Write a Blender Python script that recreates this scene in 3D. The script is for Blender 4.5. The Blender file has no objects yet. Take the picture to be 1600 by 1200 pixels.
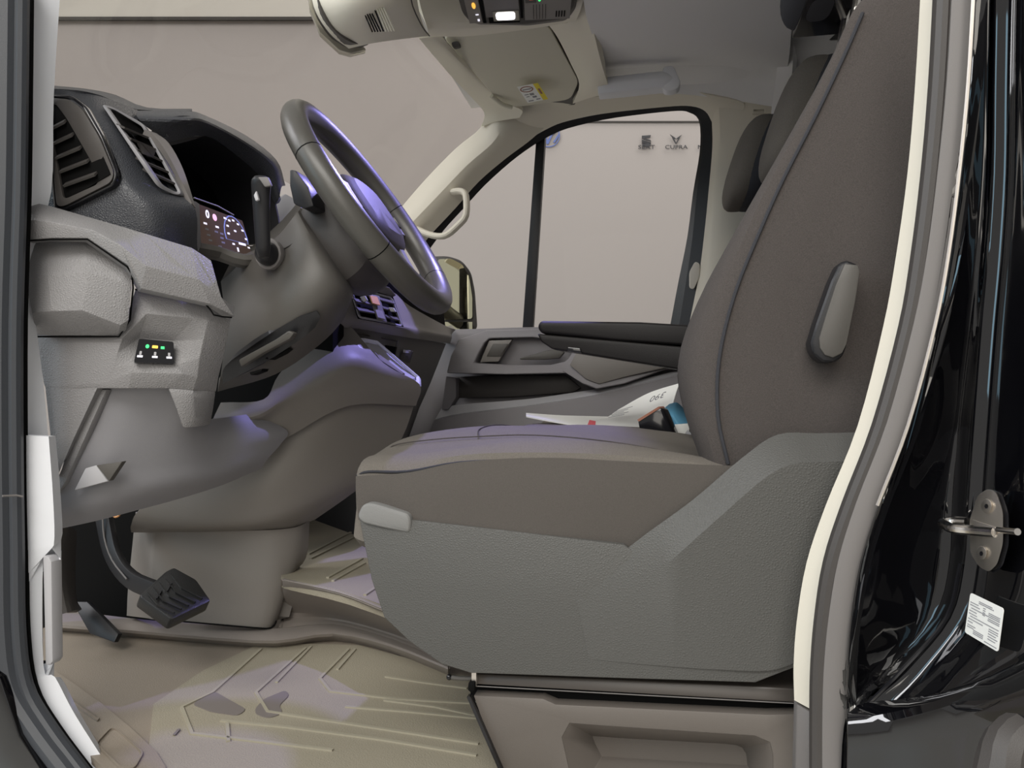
import bpy, bmesh, math, random
from mathutils import Vector, Matrix
random.seed(7)
sc = bpy.context.scene
COL = sc.collection
H = 1.25                      # eye height
YAW = math.radians(11.3)
CT, ST = math.cos(YAW), math.sin(YAW)

# ---------------------------------------------------------------- camera, world, lights, exposure
cd = bpy.data.cameras.new('camera'); cam = bpy.data.objects.new('camera', cd); COL.objects.link(cam)
cam.location = (0, 0, H); cam.rotation_euler = (math.pi / 2, 0, YAW)
cd.sensor_width = 36; cd.lens = 27; cd.clip_start = .02; cd.clip_end = 60
sc.camera = cam
w = bpy.data.worlds.new('world'); sc.world = w; w.use_nodes = True
w.node_tree.nodes['Background'].inputs[0].default_value = (1.0, .97, .93, 1)
w.node_tree.nodes['Background'].inputs[1].default_value = .42
sc.view_settings.view_transform = 'Standard'; sc.view_settings.look = 'None'
sc.view_settings.exposure = 0.0; sc.view_settings.gamma = 1; sc.view_settings.use_curve_mapping = False
sc.cycles.use_denoising = True
sc.cycles.max_bounces = 8


def area(name, loc, target, sx, sy, power, col):
    l = bpy.data.lights.new(name, 'AREA'); l.shape = 'RECTANGLE'; l.size = sx; l.size_y = sy; l.energy = power; l.color = col
    o = bpy.data.objects.new(name, l); COL.objects.link(o); o.location = loc
    o.rotation_euler = (Vector(target) - Vector(loc)).to_track_quat('-Z', 'Y').to_euler()
    return o


area('showroom_light_near', (-.6, -2.4, 4.4), (-.1, 1.2, 1.0), 3.6, 1.8, 185, (1, .97, .92))
area('showroom_light_front', (-4.5, .2, 4.2), (-.6, 1.4, 1.2), 2.0, 2.0, 110, (.97, .97, 1))
area('showroom_light_far', (0.0, 4.6, 5.0), (.3, 6.2, 0.2), 7, 1.0, 92, (1, .96, .93))
area('added_panel_warm', (.3, -5, 2.9), (.1, .8, 1.6), 3.2, 2.6, 80, (1, .93, .83))  # added glowing panel out of view, for a warm streak in the black paint
area('added_panel_blue', (-4.1, -2.1, 2.7), (.3, .8, 1.6), 1.3, 2.2, 27, (.45, .78, 1))  # added blue panel out of view, set to streak the outer jamb
sp = bpy.data.lights.new('cab_reading_light', 'SPOT'); sp.energy = 34; sp.color = (.38, .34, 1.0); sp.spot_size = math.radians(70); sp.spot_blend = .3; sp.shadow_soft_size = .012
so = bpy.data.objects.new('cab_reading_light', sp); COL.objects.link(so); so.location = (-.33, 1.60, 2.0)
so.rotation_euler = (Vector((-.66, 1.15, .85)) - so.location).to_track_quat('-Z', 'Y').to_euler()

# ---------------------------------------------------------------- materials
M = {}


def mat(name, col, rough=.55, metal=0, bump=0, bscale=400, grain='noise', emit=0, ecol=None, coat=0, vary=0, spec=.5):
    m = bpy.data.materials.new(name); m.use_nodes = True; nt = m.node_tree; b = nt.nodes['Principled BSDF']
    b.inputs['Base Color'].default_value = (*col, 1); b.inputs['Roughness'].default_value = rough; b.inputs['Metallic'].default_value = metal
    b.inputs['Specular IOR Level'].default_value = spec
    b.inputs['Coat Weight'].default_value = coat; b.inputs['Coat Roughness'].default_value = .03
    if emit:
        b.inputs['Emission Color'].default_value = (*(ecol or col), 1); b.inputs['Emission Strength'].default_value = emit
    tc = nt.nodes.new('ShaderNodeTexCoord')
    if vary:
        n = nt.nodes.new('ShaderNodeTexNoise'); n.inputs['Scale'].default_value = bscale * .8; n.inputs['Detail'].default_value = 3
        r = nt.nodes.new('ShaderNodeMix'); r.data_type = 'RGBA'
        r.inputs[6].default_value = (*[c * (1 - vary) for c in col], 1); r.inputs[7].default_value = (*[min(1, c * (1 + vary)) for c in col], 1)
        nt.links.new(tc.outputs['Object'], n.inputs['Vector']); nt.links.new(n.outputs[0], r.inputs[0]); nt.links.new(r.outputs[2], b.inputs['Base Color'])
    if bump:
        if grain == 'voronoi':
            n = nt.nodes.new('ShaderNodeTexVoronoi'); n.feature = 'DISTANCE_TO_EDGE'; out = n.outputs['Distance']
        else:
            n = nt.nodes.new('ShaderNodeTexNoise'); n.inputs['Detail'].default_value = 3; out = n.outputs[0]
        n.inputs['Scale'].default_value = bscale
        bp = nt.nodes.new('ShaderNodeBump'); bp.inputs['Strength'].default_value = bump; bp.inputs['Distance'].default_value = .001
        nt.links.new(tc.outputs['Object'], n.inputs['Vector']); nt.links.new(out, bp.inputs['Height']); nt.links.new(bp.outputs[0], b.inputs['Normal'])
    M[name] = m
    return m


mat('wall', (.42, .385, .365), .8)
mat('wall_light', (.62, .59, .53), .8)
mat('line', (.05, .045, .04), .7)
mat('logo', (.05, .05, .055), .6)
mat('logo_blue', (.12, .17, .42), .6)
mat('concrete', (.55, .53, .49), .35)
mat('cream', (.66, .625, .535), .6, bump=.15, bscale=900)
mat('pillar_grey', (.74, .76, .80), .6, bump=.15, bscale=900)
mat('sill_grey', (.45, .45, .47), .6, bump=.15, bscale=900)
mat('headliner', (.80, .80, .80), .9, bump=.3, bscale=1500)
mat('shelf', (.80, .77, .66), .65, bump=.2, bscale=1300)
mat('visor', (.64, .62, .52), .8, bump=.3, bscale=1500)
mat('light_plastic', (.25, .246, .25), .5, bump=1, bscale=300, grain='voronoi')
mat('smooth_plastic', (.245, .243, .258), .5, bump=.15, bscale=700)
mat('mid_plastic', (.20, .186, .17), .5, bump=.25, bscale=700)
mat('door_plastic', (.22, .21, .22), .55, bump=.2, bscale=700)
mat('dark_pad', (.043, .046, .054), .42, bump=1, bscale=300, grain='voronoi')
mat('dark_plastic', (.016, .016, .018), .42, bump=.15, bscale=800, spec=.35)
mat('column', (.075, .07, .063), .5, bump=.2, bscale=900)
mat('hub', (.036, .032, .030), .5, bump=.2, bscale=900)
mat('leather', (.065, .062, .055), .36, bump=.15, bscale=1200)
mat('leather_dark', (.009, .008, .008), .55, bump=.3, bscale=900, spec=.3)
mat('black', (.004, .004, .004), .8, spec=.1)
mat('gloss_dark', (.01, .01, .012), .12)
mat('chrome', (.75, .72, .68), .18, 1)
mat('steel', (.66, .62, .57), .38, 1)
mat('rubber', (.055, .05, .047), .5, bump=.2, bscale=1200)
mat('rubber_light', (.16, .15, .145), .6, bump=.2, bscale=1200)
mat('paint', (.003, .003, .004), .04, coat=1)
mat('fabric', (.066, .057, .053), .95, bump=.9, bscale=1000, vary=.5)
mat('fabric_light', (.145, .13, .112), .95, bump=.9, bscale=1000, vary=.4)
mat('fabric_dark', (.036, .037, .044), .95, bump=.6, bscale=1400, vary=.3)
mat('shield', (.082, .081, .076), .55, bump=.8, bscale=330, grain='voronoi')
mat('shield_light', (.2, .2, .195), .55, bump=.3, bscale=600)
mat('seat_box', (.125, .11, .097), .5, bump=.2, bscale=900)
mat('floor', (.24, .205, .165), .5, bump=.5, bscale=500)
mat('mat_rubber', (.29, .262, .20), .5, bump=.8, bscale=420)
mat('mat_rib', (.33, .305, .235), .45)
mat('tunnel', (.23, .205, .185), .42, bump=.15, bscale=700)
mat('paper', (.82, .83, .8), .7)
mat('ink', (.25, .25, .27), .8)
mat('blue_cloth', (.10, .30, .46), .7, bump=.3, bscale=200)
mat('brown_edge', (.28, .12, .08), .5)
mat('red', (.55, .1, .12), .5)
mat('yellow', (.75, .62, .05), .6)
mat('green_led', (.05, .8, .2), .4, emit=1.2)
mat('amber_led', (.95, .5, .08), .4, emit=1.0)
mat('red_led', (.9, .15, .12), .4, emit=.6)
mat('white_led', (.9, .88, 1), .4, emit=.8)
mat('pink_led', (.9, .5, .6), .4, emit=.8)
mat('lamp', (1, 1, 1), .4, emit=3.5, ecol=(.9, .88, 1))
mat('screen', (.035, .028, .026), .1, emit=.05, ecol=(.9, .55, .45))
mat('screen_ring', (.25, .3, .55), .3, emit=.25)
mat('mirror', (.78, .76, .55), .03, 1)  # yellow tint stands in for the reflected room
mat('mirror_band', (.5, .48, .4), .1, .5)
mat('orange', (.6, .3, .12), .5)
mat('seal_blue', (.05, .055, .064), .42, bump=.2, bscale=1200)
mat('pedal_rubber', (.012, .012, .012), .35, bump=.4, bscale=500)
mat('carpet', (.03, .034, .042), .95, bump=1, bscale=600)
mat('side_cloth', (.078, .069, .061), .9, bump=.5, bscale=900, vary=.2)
mat('rail', (.055, .047, .041), .4)
mat('navy', (.006, .006, .011), .5, spec=.2)
mat('stain', (.17, .15, .14), .5)


def glass(name, tint, refl):
    m = bpy.data.materials.new(name); m.use_nodes = True; nt = m.node_tree; nt.nodes.clear()
    o = nt.nodes.new('ShaderNodeOutputMaterial'); t = nt.nodes.new('ShaderNodeBsdfTransparent'); g = nt.nodes.new('ShaderNodeBsdfGlossy')
    t.inputs[0].default_value = (*tint, 1); g.inputs['Roughness'].default_value = .01
    x = nt.nodes.new('ShaderNodeMixShader'); x.inputs[0].default_value = refl
    nt.links.new(t.outputs[0], x.inputs[1]); nt.links.new(g.outputs[0], x.inputs[2]); nt.links.new(x.outputs[0], o.inputs[0]); M[name] = m


glass('windscreen', (.87, .86, .85), .02)
glass('side_glass', (.97, .97, .97), .001)


# ---------------------------------------------------------------- helpers
def ray(px, py):
    u = (px - 800) / 1200; v = (600 - py) / 1200
    return Vector((-ST + CT * u, CT + ST * u, v))


def P(px, py, Y):             # point seen at a pixel, at lateral distance Y
    d = ray(px, py); t = Y / d.y
    return Vector((0, 0, H)) + d * t


def PZ(px, py, z):            # ... at height z
    d = ray(px, py); t = (z - H) / d.z
    return Vector((0, 0, H)) + d * t


def PT(px, py, t):            # ... at distance t along the view axis
    return Vector((0, 0, H)) + ray(px, py) * t


def V3(p):
    return p if isinstance(p, Vector) else P(*p)


def cr(pts, n, closed=False):
    if n <= 1: return [Vector(p) for p in pts]
    out = []; m = len(pts)
    segs = m if closed else m - 1
    for i in range(segs):
        if closed: a, b, c, d = (pts[(i + k - 1) % m] for k in range(4))
        else:
            b, c = pts[i], pts[i + 1]
            a = pts[i - 1] if i else b * 2 - c
            d = pts[i + 2] if i + 2 < m else c * 2 - b
        for k in range(n):
            t = k / n
            out.append(.5 * ((2 * b) + (c - a) * t + (2 * a - 5 * b + 4 * c - d) * t * t + (3 * b - a - 3 * c + d) * t ** 3))
    if not closed: out.append(Vector(pts[-1]))
    return out


def rnd(pts, r, n=4):
    """round the corners of a 3D outline by radius-like length r"""
    out = []; m = len(pts)
    for i in range(m):
        a, b, c = pts[i - 1], pts[i], pts[(i + 1) % m]
        la, lc = (a - b).length, (c - b).length
        ra, rc = min(r, la * .45), min(r, lc * .45)
        p, q = b + (a - b) * (ra / la), b + (c - b) * (rc / lc)
        for k in range(n + 1):
            t = k / n
            out.append((1 - t) ** 2 * p + 2 * t * (1 - t) * b + t * t * q)
    return out


def build(name, V, F, m, parent=None, bevel=0, seg=2, sharp=35, label=None, cat=None, group=None, kind=None):
    me = bpy.data.meshes.new(name)
    if parent is not None: org = Vector(parent['o'])
    else:
        zs = [v.z for v in V]; org = Vector((sum(v.x for v in V) / len(V), sum(v.y for v in V) / len(V), min(zs)))
    me.from_pydata([tuple(v - org) for v in V], [], F)
    bm = bmesh.new(); bm.from_mesh(me)
    bmesh.ops.remove_doubles(bm, verts=bm.verts, dist=1e-6)
    bmesh.ops.recalc_face_normals(bm, faces=bm.faces)
    if bevel:
        es = [e for e in bm.edges if len(e.link_faces) == 2 and e.calc_face_angle(0) > math.radians(sharp)]
        bmesh.ops.bevel(bm, geom=es, offset=bevel, segments=seg, profile=.5, affect='EDGES', clamp_overlap=True)
    bm.to_mesh(me); bm.free()
    for p in me.polygons: p.use_smooth = True
    me.set_sharp_from_angle(angle=math.radians(27))
    me.materials.append(M[m] if isinstance(m, str) else m)
    o = bpy.data.objects.new(name, me); COL.objects.link(o)
    if parent is None: o.location = org
    else:
        o.parent = parent
        q = Vector(parent['o'])
    o['o'] = tuple(org)
    tag(o, label, cat, group, kind)
    return o


def tag(o, label=None, cat=None, group=None, kind=None):
    if label: o['label'] = label
    if cat: o['category'] = cat
    if group: o['group'] = group
    if kind: o['kind'] = kind
    return o


def thing(name, loc, label, cat, group=None, kind=None):
    o = bpy.data.objects.new(name, None); COL.objects.link(o); o.empty_display_size = .05
    loc = V3(loc); o.location = loc; o['o'] = tuple(loc)
    return tag(o, label, cat, group, kind)


def patch(name, rows, m, parent=None, res=4, thick=.005, rc=None, away=None, **k):
    """thick shell through a grid of points; the shown face is the one turned to the viewer"""
    G = [[V3(p) for p in r] for r in rows]
    rc = res if rc is None else rc
    G = [cr(r, rc) for r in G]
    cols = list(zip(*G)); cols = [cr(list(c), res) for c in cols]; G = [list(r) for r in zip(*cols)]
    nr, nc = len(G), len(G[0])
    N = []
    for i in range(nr):
        for j in range(nc):
            du = G[i][min(j + 1, nc - 1)] - G[i][max(j - 1, 0)]; dv = G[min(i + 1, nr - 1)][j] - G[max(i - 1, 0)][j]
            n = du.cross(dv)
            n = n.normalized() if n.length > 1e-9 else Vector((0, -1, 0))
            if away is not None: n = Vector(away).normalized()
            elif n.dot(G[i][j] - Vector((0, 0, H))) > 0: n = -n
            N.append(n)
    V = [p for r in G for p in r]; nv = len(V)
    V = V + [p - n * thick for p, n in zip(V, N)]
    F = []
    ix = lambda i, j: i * nc + j
    for i in range(nr - 1):
        for j in range(nc - 1):
            q = (ix(i, j), ix(i, j + 1), ix(i + 1, j + 1), ix(i + 1, j))
            F.append(q); F.append(tuple(a + nv for a in reversed(q)))
    bd = [ix(0, j) for j in range(nc)] + [ix(i, nc - 1) for i in range(1, nr)] + [ix(nr - 1, j) for j in range(nc - 2, -1, -1)] + [ix(i, 0) for i in range(nr - 2, 0, -1)]
    for a, b in zip(bd, bd[1:] + bd[:1]): F.append((a, a + nv, b + nv, b))
    return build(name, V, F, m, parent, **k)


def prism(name, pts, m, parent=None, off=(0, .03, 0), bevel=.002, r=0, **k):
    """solid with the given front outline, pushed back by the vector off"""
    pts = [V3(p) for p in pts]
    if r: pts = rnd(pts, r)
    off = Vector(off); n = len(pts)
    V = pts + [p + off for p in pts]
    F = [tuple(range(n)), tuple(range(2 * n - 1, n - 1, -1))] + [(i, i + n, (i + 1) % n + n, (i + 1) % n) for i in range(n)]
    return build(name, V, F, m, parent, bevel=bevel, **k)


def ring(name, outer, inner, m, parent=None, off=(0, .01, 0), bevel=.001, r=0, r2=None, **k):
    outer = [V3(p) for p in outer]; inner = [V3(p) for p in inner]
    if r: outer = rnd(outer, r); inner = rnd(inner, r if r2 is None else r2)
    off = Vector(off); n = len(outer)
    V = outer + inner + [p + off for p in outer] + [p + off for p in inner]
    F = []
    for i in range(n):
        j = (i + 1) % n
        F += [(i, j, n + j, n + i), (2 * n + i, 3 * n + i, 3 * n + j, 2 * n + j), (i, 2 * n + i, 2 * n + j, j), (n + i, n + j, 3 * n + j, 3 * n + i)]
    return build(name, V, F, m, parent, bevel=bevel, **k)


def strip(name, A, B, m, parent=None, res=4, thick=.008, mid=None, **k):
    rows = [A, B] if mid is None else [A, mid, B]
    rows = [list(x) for x in zip(*rows)]
    return patch(name, rows, m, parent, res=res, rc=(1 if mid is None else 4), thick=thick, **k)


def sweep(name, path, prof, m, parent=None, closed=False, res=1, up=(0, 0, 1), caps=True, **k):
    """sweep a 2D profile [(side, up)] along a path; side is measured across the path"""
    path = [V3(p) for p in path]; path = cr(path, res, closed); n = len(path); s = len(prof)
    up = Vector(up); V = []
    for i, p in enumerate(path):
        if closed: t = path[(i + 1) % n] - path[i - 1]
        else: t = path[min(i + 1, n - 1)] - path[max(i - 1, 0)]
        t.normalize(); a = t.cross(up).normalized(); b = a.cross(t).normalized()
        for x, y in prof: V.append(p + a * x + b * y)
    F = []
    for i in range(n if closed else n - 1):
        for j in range(s):
            a = i * s + j; b = i * s + (j + 1) % s; c = ((i + 1) % n) * s
            F.append((a, b, c + (j + 1) % s, c + j))
    if caps and not closed: F += [tuple(range(s)), tuple(range((n - 1) * s, n * s))]
    return build(name, V, F, m, parent, **k)


def circ(rx, ry=None, n=12):
    ry = rx if ry is None else ry
    return [(rx * math.cos(2 * math.pi * i / n), ry * math.sin(2 * math.pi * i / n)) for i in range(n)]


def box2(w, h): return [(-w / 2, -h / 2), (w / 2, -h / 2), (w / 2, h / 2), (-w / 2, h / 2)]


def bar(name, a, b, w, h, m, parent=None, up=(0, 0, 1), **k):
    return sweep(name, [a, b], box2(w, h), m, parent, up=up, **k)


def tube(name, path, r, m, parent=None, **k):
    return sweep(name, path, circ(r) if not isinstance(r, tuple) else circ(*r), m, parent, **k)


def loft(name, secs, m, parent=None, res=3, ring_res=3, **k):
    """closed loops joined along their length, ends closed"""
    secs = [[V3(p) for p in s] for s in secs]
    secs = [cr(s, ring_res, True) for s in secs]
    cols = [cr(list(c), res) for c in zip(*secs)]; secs = [list(s) for s in zip(*cols)]
    n = len(secs[0]); V = [p for s in secs for p in s]; F = []
    for i in range(len(secs) - 1):
        for j in range(n):
            F.append((i * n + j, i * n + (j + 1) % n, (i + 1) * n + (j + 1) % n, (i + 1) * n + j))
    for e in (0, len(secs) - 1):
        c = sum(secs[e], Vector()) / n; V.append(c); q = len(V) - 1
        for j in range(n): F.append((e * n + j, e * n + (j + 1) % n, q))
    return build(name, V, F, m, parent, **k)


def blob(name, c, size, m, parent=None, e=3.0, shear=(0, 0), nu=28, nv=16, **k):
    """rounded cushion-like solid (superellipsoid), sheared in x and y with height"""
    V = []; F = []
    sg = lambda v, p: math.copysign(abs(v) ** p, v)
    for i in range(nv + 1):
        a = -math.pi / 2 + math.pi * i / nv
        for j in range(nu):
            b = 2 * math.pi * j / nu
            x = sg(math.cos(a), 2 / e) * sg(math.cos(b), 2 / e) * size[0] / 2
            y = sg(math.cos(a), 2 / e) * sg(math.sin(b), 2 / e) * size[1] / 2
            z = sg(math.sin(a), 2 / e) * size[2] / 2
            V.append(Vector((c[0] + x + shear[0] * z, c[1] + y + shear[1] * z, c[2] + z)))
    for i in range(nv):
        for j in range(nu):
            F.append((i * nu + j, i * nu + (j + 1) % nu, (i + 1) * nu + (j + 1) % nu, (i + 1) * nu + j))
    return build(name, V, F, m, parent, **k)


def text(name, s, o, xd, yd, size, m, parent, ext=.0004):
    cu = bpy.data.curves.new(name, 'FONT'); cu.body = s; cu.size = size; cu.extrude = ext; cu.resolution_u = 3
    t = bpy.data.objects.new('tmp', cu); COL.objects.link(t)
    dg = bpy.context.evaluated_depsgraph_get(); me = bpy.data.meshes.new_from_object(t.evaluated_get(dg)); bpy.data.objects.remove(t)
    xd = Vector(xd).normalized(); yd = Vector(yd).normalized(); zd = xd.cross(yd)
    me.transform(Matrix((xd, yd, zd)).transposed().to_4x4())
    V = [v.co.copy() + Vector(o) for v in me.vertices]; F = [tuple(p.vertices) for p in me.polygons]
    return build(name, V, F, m, parent)


def quad_at(c, xd, yd, w, h):
    return [c - xd * w / 2 + yd * h / 2, c + xd * w / 2 + yd * h / 2, c + xd * w / 2 - yd * h / 2, c - xd * w / 2 - yd * h / 2]


HZ_ = Vector((0, 0, H))


class Face:
    """bilinear frame on four corners tl, tr, br, bl: places flat details on a surface"""
    def __init__(s, tl, tr, br, bl, lift=.001):
        s.c = [V3(p) for p in (tl, tr, br, bl)]
        n = (s.c[1] - s.c[0]).cross(s.c[3] - s.c[0]).normalized()
        if n.dot(s.c[0] - Vector((0, 0, H))) > 0: n = -n
        s.n = n; s.lift = lift
        q = s.c[2] - HZ_; s.c[2] = HZ_ + q * ((s.c[0] - HZ_).dot(n) / q.dot(n))      # keep the frame flat

    def at(s, u, v, l=None):
        a, b, c, d = s.c
        return (a * (1 - u) + b * u) * (1 - v) + (d * (1 - u) + c * u) * v + s.n * (s.lift if l is None else l)

    def tile(s, name, u0, v0, u1, v1, m, parent, th=.0008, r=0, l=None, **k):
        return prism(name, [s.at(u0, v0, l), s.at(u1, v0, l), s.at(u1, v1, l), s.at(u0, v1, l)], m, parent, off=-s.n * th, bevel=0, r=r, **k)

    def oval(s, name, u, v, ru, rv, m, parent, th=.0008, n=14, l=None, **k):
        return prism(name, [s.at(u + ru * math.cos(6.283 * i / n), v + rv * math.sin(6.283 * i / n), l) for i in range(n)], m, parent, off=-s.n * th, bevel=0, **k)

    def dirs(s):
        return (s.c[1] - s.c[0]).normalized(), (s.c[0] - s.c[3]).normalized()

# ================================================================ THE SHOWROOM
HZ = Vector((0, 0, H))
def wp(px, py, t): return PT(px, py, t)
prism('floor', [Vector((-9, -6, 0)), Vector((9, -6, 0)), Vector((9, 9, 0)), Vector((-9, 9, 0))], 'concrete', off=(0, 0, -.1), bevel=0,
      label='polished grey showroom floor below the van', cat='floor', kind='structure')
wback = Vector((-ST, CT, 0))
def wallslab(name, x0, y0, x1, y1, t, m, th=.06, **k):
    return prism(name, [PT(x0, y0, t), PT(x1, y0, t), PT(x1, y1, t), PT(x0, y1, t)], m, off=wback * th, bevel=0, **k)
yb = 600 + 1200 * H / 5.2
wallslab('wall_back', -1500, -340, 2600, yb, 5.2, 'wall', label='plain grey showroom backdrop seen through the cab windows', cat='wall', kind='structure')
wallslab('wall_top', -1500, -330, 780, 27, 5.15, 'wall_light', label='pale strip of wall above the backdrop panel', cat='wall', kind='structure')
wallslab('trim_1', -1500, 26, 780, 31, 5.14, 'line', .02, label='thin dark seam along the top of the backdrop panel', cat='trim', kind='structure')
wallslab('trim_2', 850, 189, 1600, 191.5, 5.19, 'line', .01, label='thin dark seam on the backdrop above the printed marks', cat='trim', kind='structure')
# printed marks on the backdrop
xr = Vector((CT, ST, 0)); zu = Vector((0, 0, 1)); pxm = 5.185 / 1200
def onwall(px, py): return PT(px, py, 5.185)
def flat(name, pts, m, par): return prism(name, [onwall(*p) for p in pts], m, par, off=wback * .006, bevel=0)
a = thing('wall_sign', onwall(1010, 222), 'dark grey S emblem over block lettering on the backdrop, left of the other sign', 'sign')
def seg(par, m, *polys):
    for p in polys: flat('emblem', p, m, par)
seg(a, 'logo', [(1003, 212), (1017, 211), (1016, 215), (1007, 215.5), (1017, 219), (1017, 221), (1003, 216)],
    [(1003, 218), (1017, 222.5), (1017, 224.5), (1003, 221)], [(1003, 223), (1013, 225), (1003, 224.5)], [(1003, 220.5), (1017, 222.8), (1016.5, 228), (1003.5, 229), (1003.5, 225.5), (1012, 224.6), (1003, 222)])
def wtext(s, px, py, h, wide, par):
    o = text('lettering', s, onwall(px, py), xr, zu, h * pxm, 'logo', par, .002)
    bx = [v.co.x * CT + v.co.y * ST for v in o.data.vertices]; cur = (max(bx) - min(bx)) / pxm; k = wide / cur
    b0 = min(bx)
    for v in o.data.vertices:
        q = v.co.x * CT + v.co.y * ST; v.co += xr * ((q - b0) * (k - 1))
    return o
wtext('SEAT', 997, 232.5, 8.5, 26, a)
b = thing('wall_sign', onwall(1056, 222), 'dark grey horned emblem over wide lettering on the backdrop, right of the other sign', 'sign')
seg(b, 'logo', [(1047, 210), (1054, 214.5), (1056.5, 217), (1051, 216), (1050, 213.5)], [(1066, 210), (1059, 214.5), (1056.5, 217), (1062, 216), (1063, 213.5)],
    [(1051, 216), (1053.5, 216.8), (1057, 224), (1055.5, 224)], [(1062, 216), (1059.5, 216.8), (1056, 224), (1057.5, 224)])
wtext('CUPRA', 1039, 232.5, 8.5, 35, b)
c = thing('wall_sign', onwall(1093, 232), 'small dark letters on the backdrop cut off by the window edge', 'sign')
wtext('M', 1090, 232.5, 8.5, 8, c)
d = thing('wall_sign', onwall(858, 215), 'blue round emblem on the backdrop beside the window divider bar', 'sign')
ring('emblem', [onwall(857 + 18 * math.cos(t / 4), 212 + 18 * math.sin(t / 4)) for t in range(25)], [onwall(857 + 16.5 * math.cos(t / 4), 212 + 16.5 * math.sin(t / 4)) for t in range(25)], 'logo_blue', d, off=wback * .006, bevel=0)
seg(d, 'logo_blue', [(846, 202), (849, 202), (856, 219), (863, 205), (866, 205), (857, 225), (854, 225)], [(860, 205), (873, 198), (874, 201), (862, 212)], [(864, 222), (873, 208), (874, 211), (867, 223)])

# ================================================================ BODY SHELL OF THE VAN
zf = .75
# floor of the cab
fl = thing('floor', PZ(400, 1100, zf - .02), 'beige rubber covered cab floor', 'floor', kind='structure')
F0 = [[Vector((x, y, zf)) for x in (-1.25, -.9, -.6, -.3, .3)] for y in (1.75, 1.4, 1.1, .905)]
patch('floor_pan', F0, 'floor', fl, res=1, away=(0, 0, 1), thick=.02)
# sill step at the door
patch('door_step', [[PZ(85, 1047, zf + .006), PZ(160, 1100, zf + .006), PZ(245, 1175, zf + .006), PZ(262, 1215, zf + .006)],
                    [PZ(62, 1050, zf + .004), PZ(90, 1130, zf + .004), PZ(180, 1215, zf + .004), PZ(200, 1260, zf + .004)]], 'floor', fl, res=2, away=(0, 0, 1), thick=.01)
for q in ([(100, 1090), (108, 1088), (156, 1121), (152, 1126)], [(148, 1160), (172, 1135), (180, 1136), (225, 1175), (210, 1200), (190, 1200)]):
    g = [PZ(x, y, zf + .008) for x, y in q]; cxy = sum(g, Vector()) / len(g)
    ring('tread_groove', g, [cxy + (p - cxy) * .93 for p in g], 'floor', fl, off=(0, 0, -.003), bevel=0, r=.01)
# raised tunnel beside the driver's footwell
zt = .88
patch('tunnel', [[PZ(400, 780, zt), PZ(487, 811, zt), PZ(563, 839, zt), PZ(700, 890, zt)],
                 [PZ(420, 850, zt), PZ(480, 858, zt), PZ(570, 885, zt), PZ(720, 935, zt)],
                 [PZ(440, 901, zt), PZ(455, 906, zt), PZ(545, 927, zt), PZ(690, 979, zt)]], 'mat_rubber', fl, res=3, away=(0, 0, 1), thick=.02)
patch('tunnel_side', [[PZ(446, 903, zt), PZ(452, 905, zt), PZ(530, 922, zt), PZ(600, 948, zt), PZ(680, 975, zt)],
                      [PZ(444, 911, zt - .008), PZ(449, 913, zt - .008), PZ(530, 930, zt - .008), PZ(600, 956, zt - .008), PZ(680, 985, zt - .008)],
                      [PZ(444, 956, .79), PZ(450, 957, .79), PZ(525, 962, .79), PZ(610, 985, .79), PZ(700, 1020, .79)],
                      [PZ(436, 980, .775), PZ(442, 981, .772), PZ(520, 975, .775), PZ(610, 998, .775), PZ(720, 1045, .77)]], 'tunnel', fl, res=4)
patch('floor_lip', [[PZ(80, 950, .776), PZ(205, 966, .776), PZ(320, 976, .776), PZ(430, 982, .776), PZ(520, 975, .776), PZ(610, 998, .776), PZ(700, 1035, .776)],
                    [PZ(80, 975, .772), PZ(205, 985, .772), PZ(320, 995, .772), PZ(430, 1001, .772), PZ(520, 990, .772), PZ(610, 1010, .772), PZ(700, 1046, .772)],
                    [PZ(80, 985, zf), PZ(205, 995, zf), PZ(320, 1005, zf), PZ(430, 1012, zf), PZ(520, 1001, zf), PZ(610, 1020, zf), PZ(700, 1056, zf)]], 'tunnel', fl, res=3)
for q in ([(482, 866), (548, 832)], [(485, 873), (565, 834)], [(512, 903), (566, 873)], [(520, 908), (570, 880)], [(570, 930), (585, 920)]):
    bar('rib', PZ(*q[0], zt + .001), PZ(*q[1], zt + .001), .006, .004, 'mat_rib', fl)
prism('passenger_carpet', [Vector((-1.2, 1.72, .76)), Vector((.5, 1.72, .76)), Vector((.5, 2.4, .76)), Vector((-1.2, 2.4, .76))], 'carpet', fl, off=(0, 0, -.02))
prism('passenger_bulkhead', [Vector((-.98, 1.5, .75)), Vector((-.98, 2.4, .75)), Vector((-.86, 2.4, 1.36)), Vector((-.86, 1.5, 1.36))], 'carpet', fl, off=(-.02, 0, 0))
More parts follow.
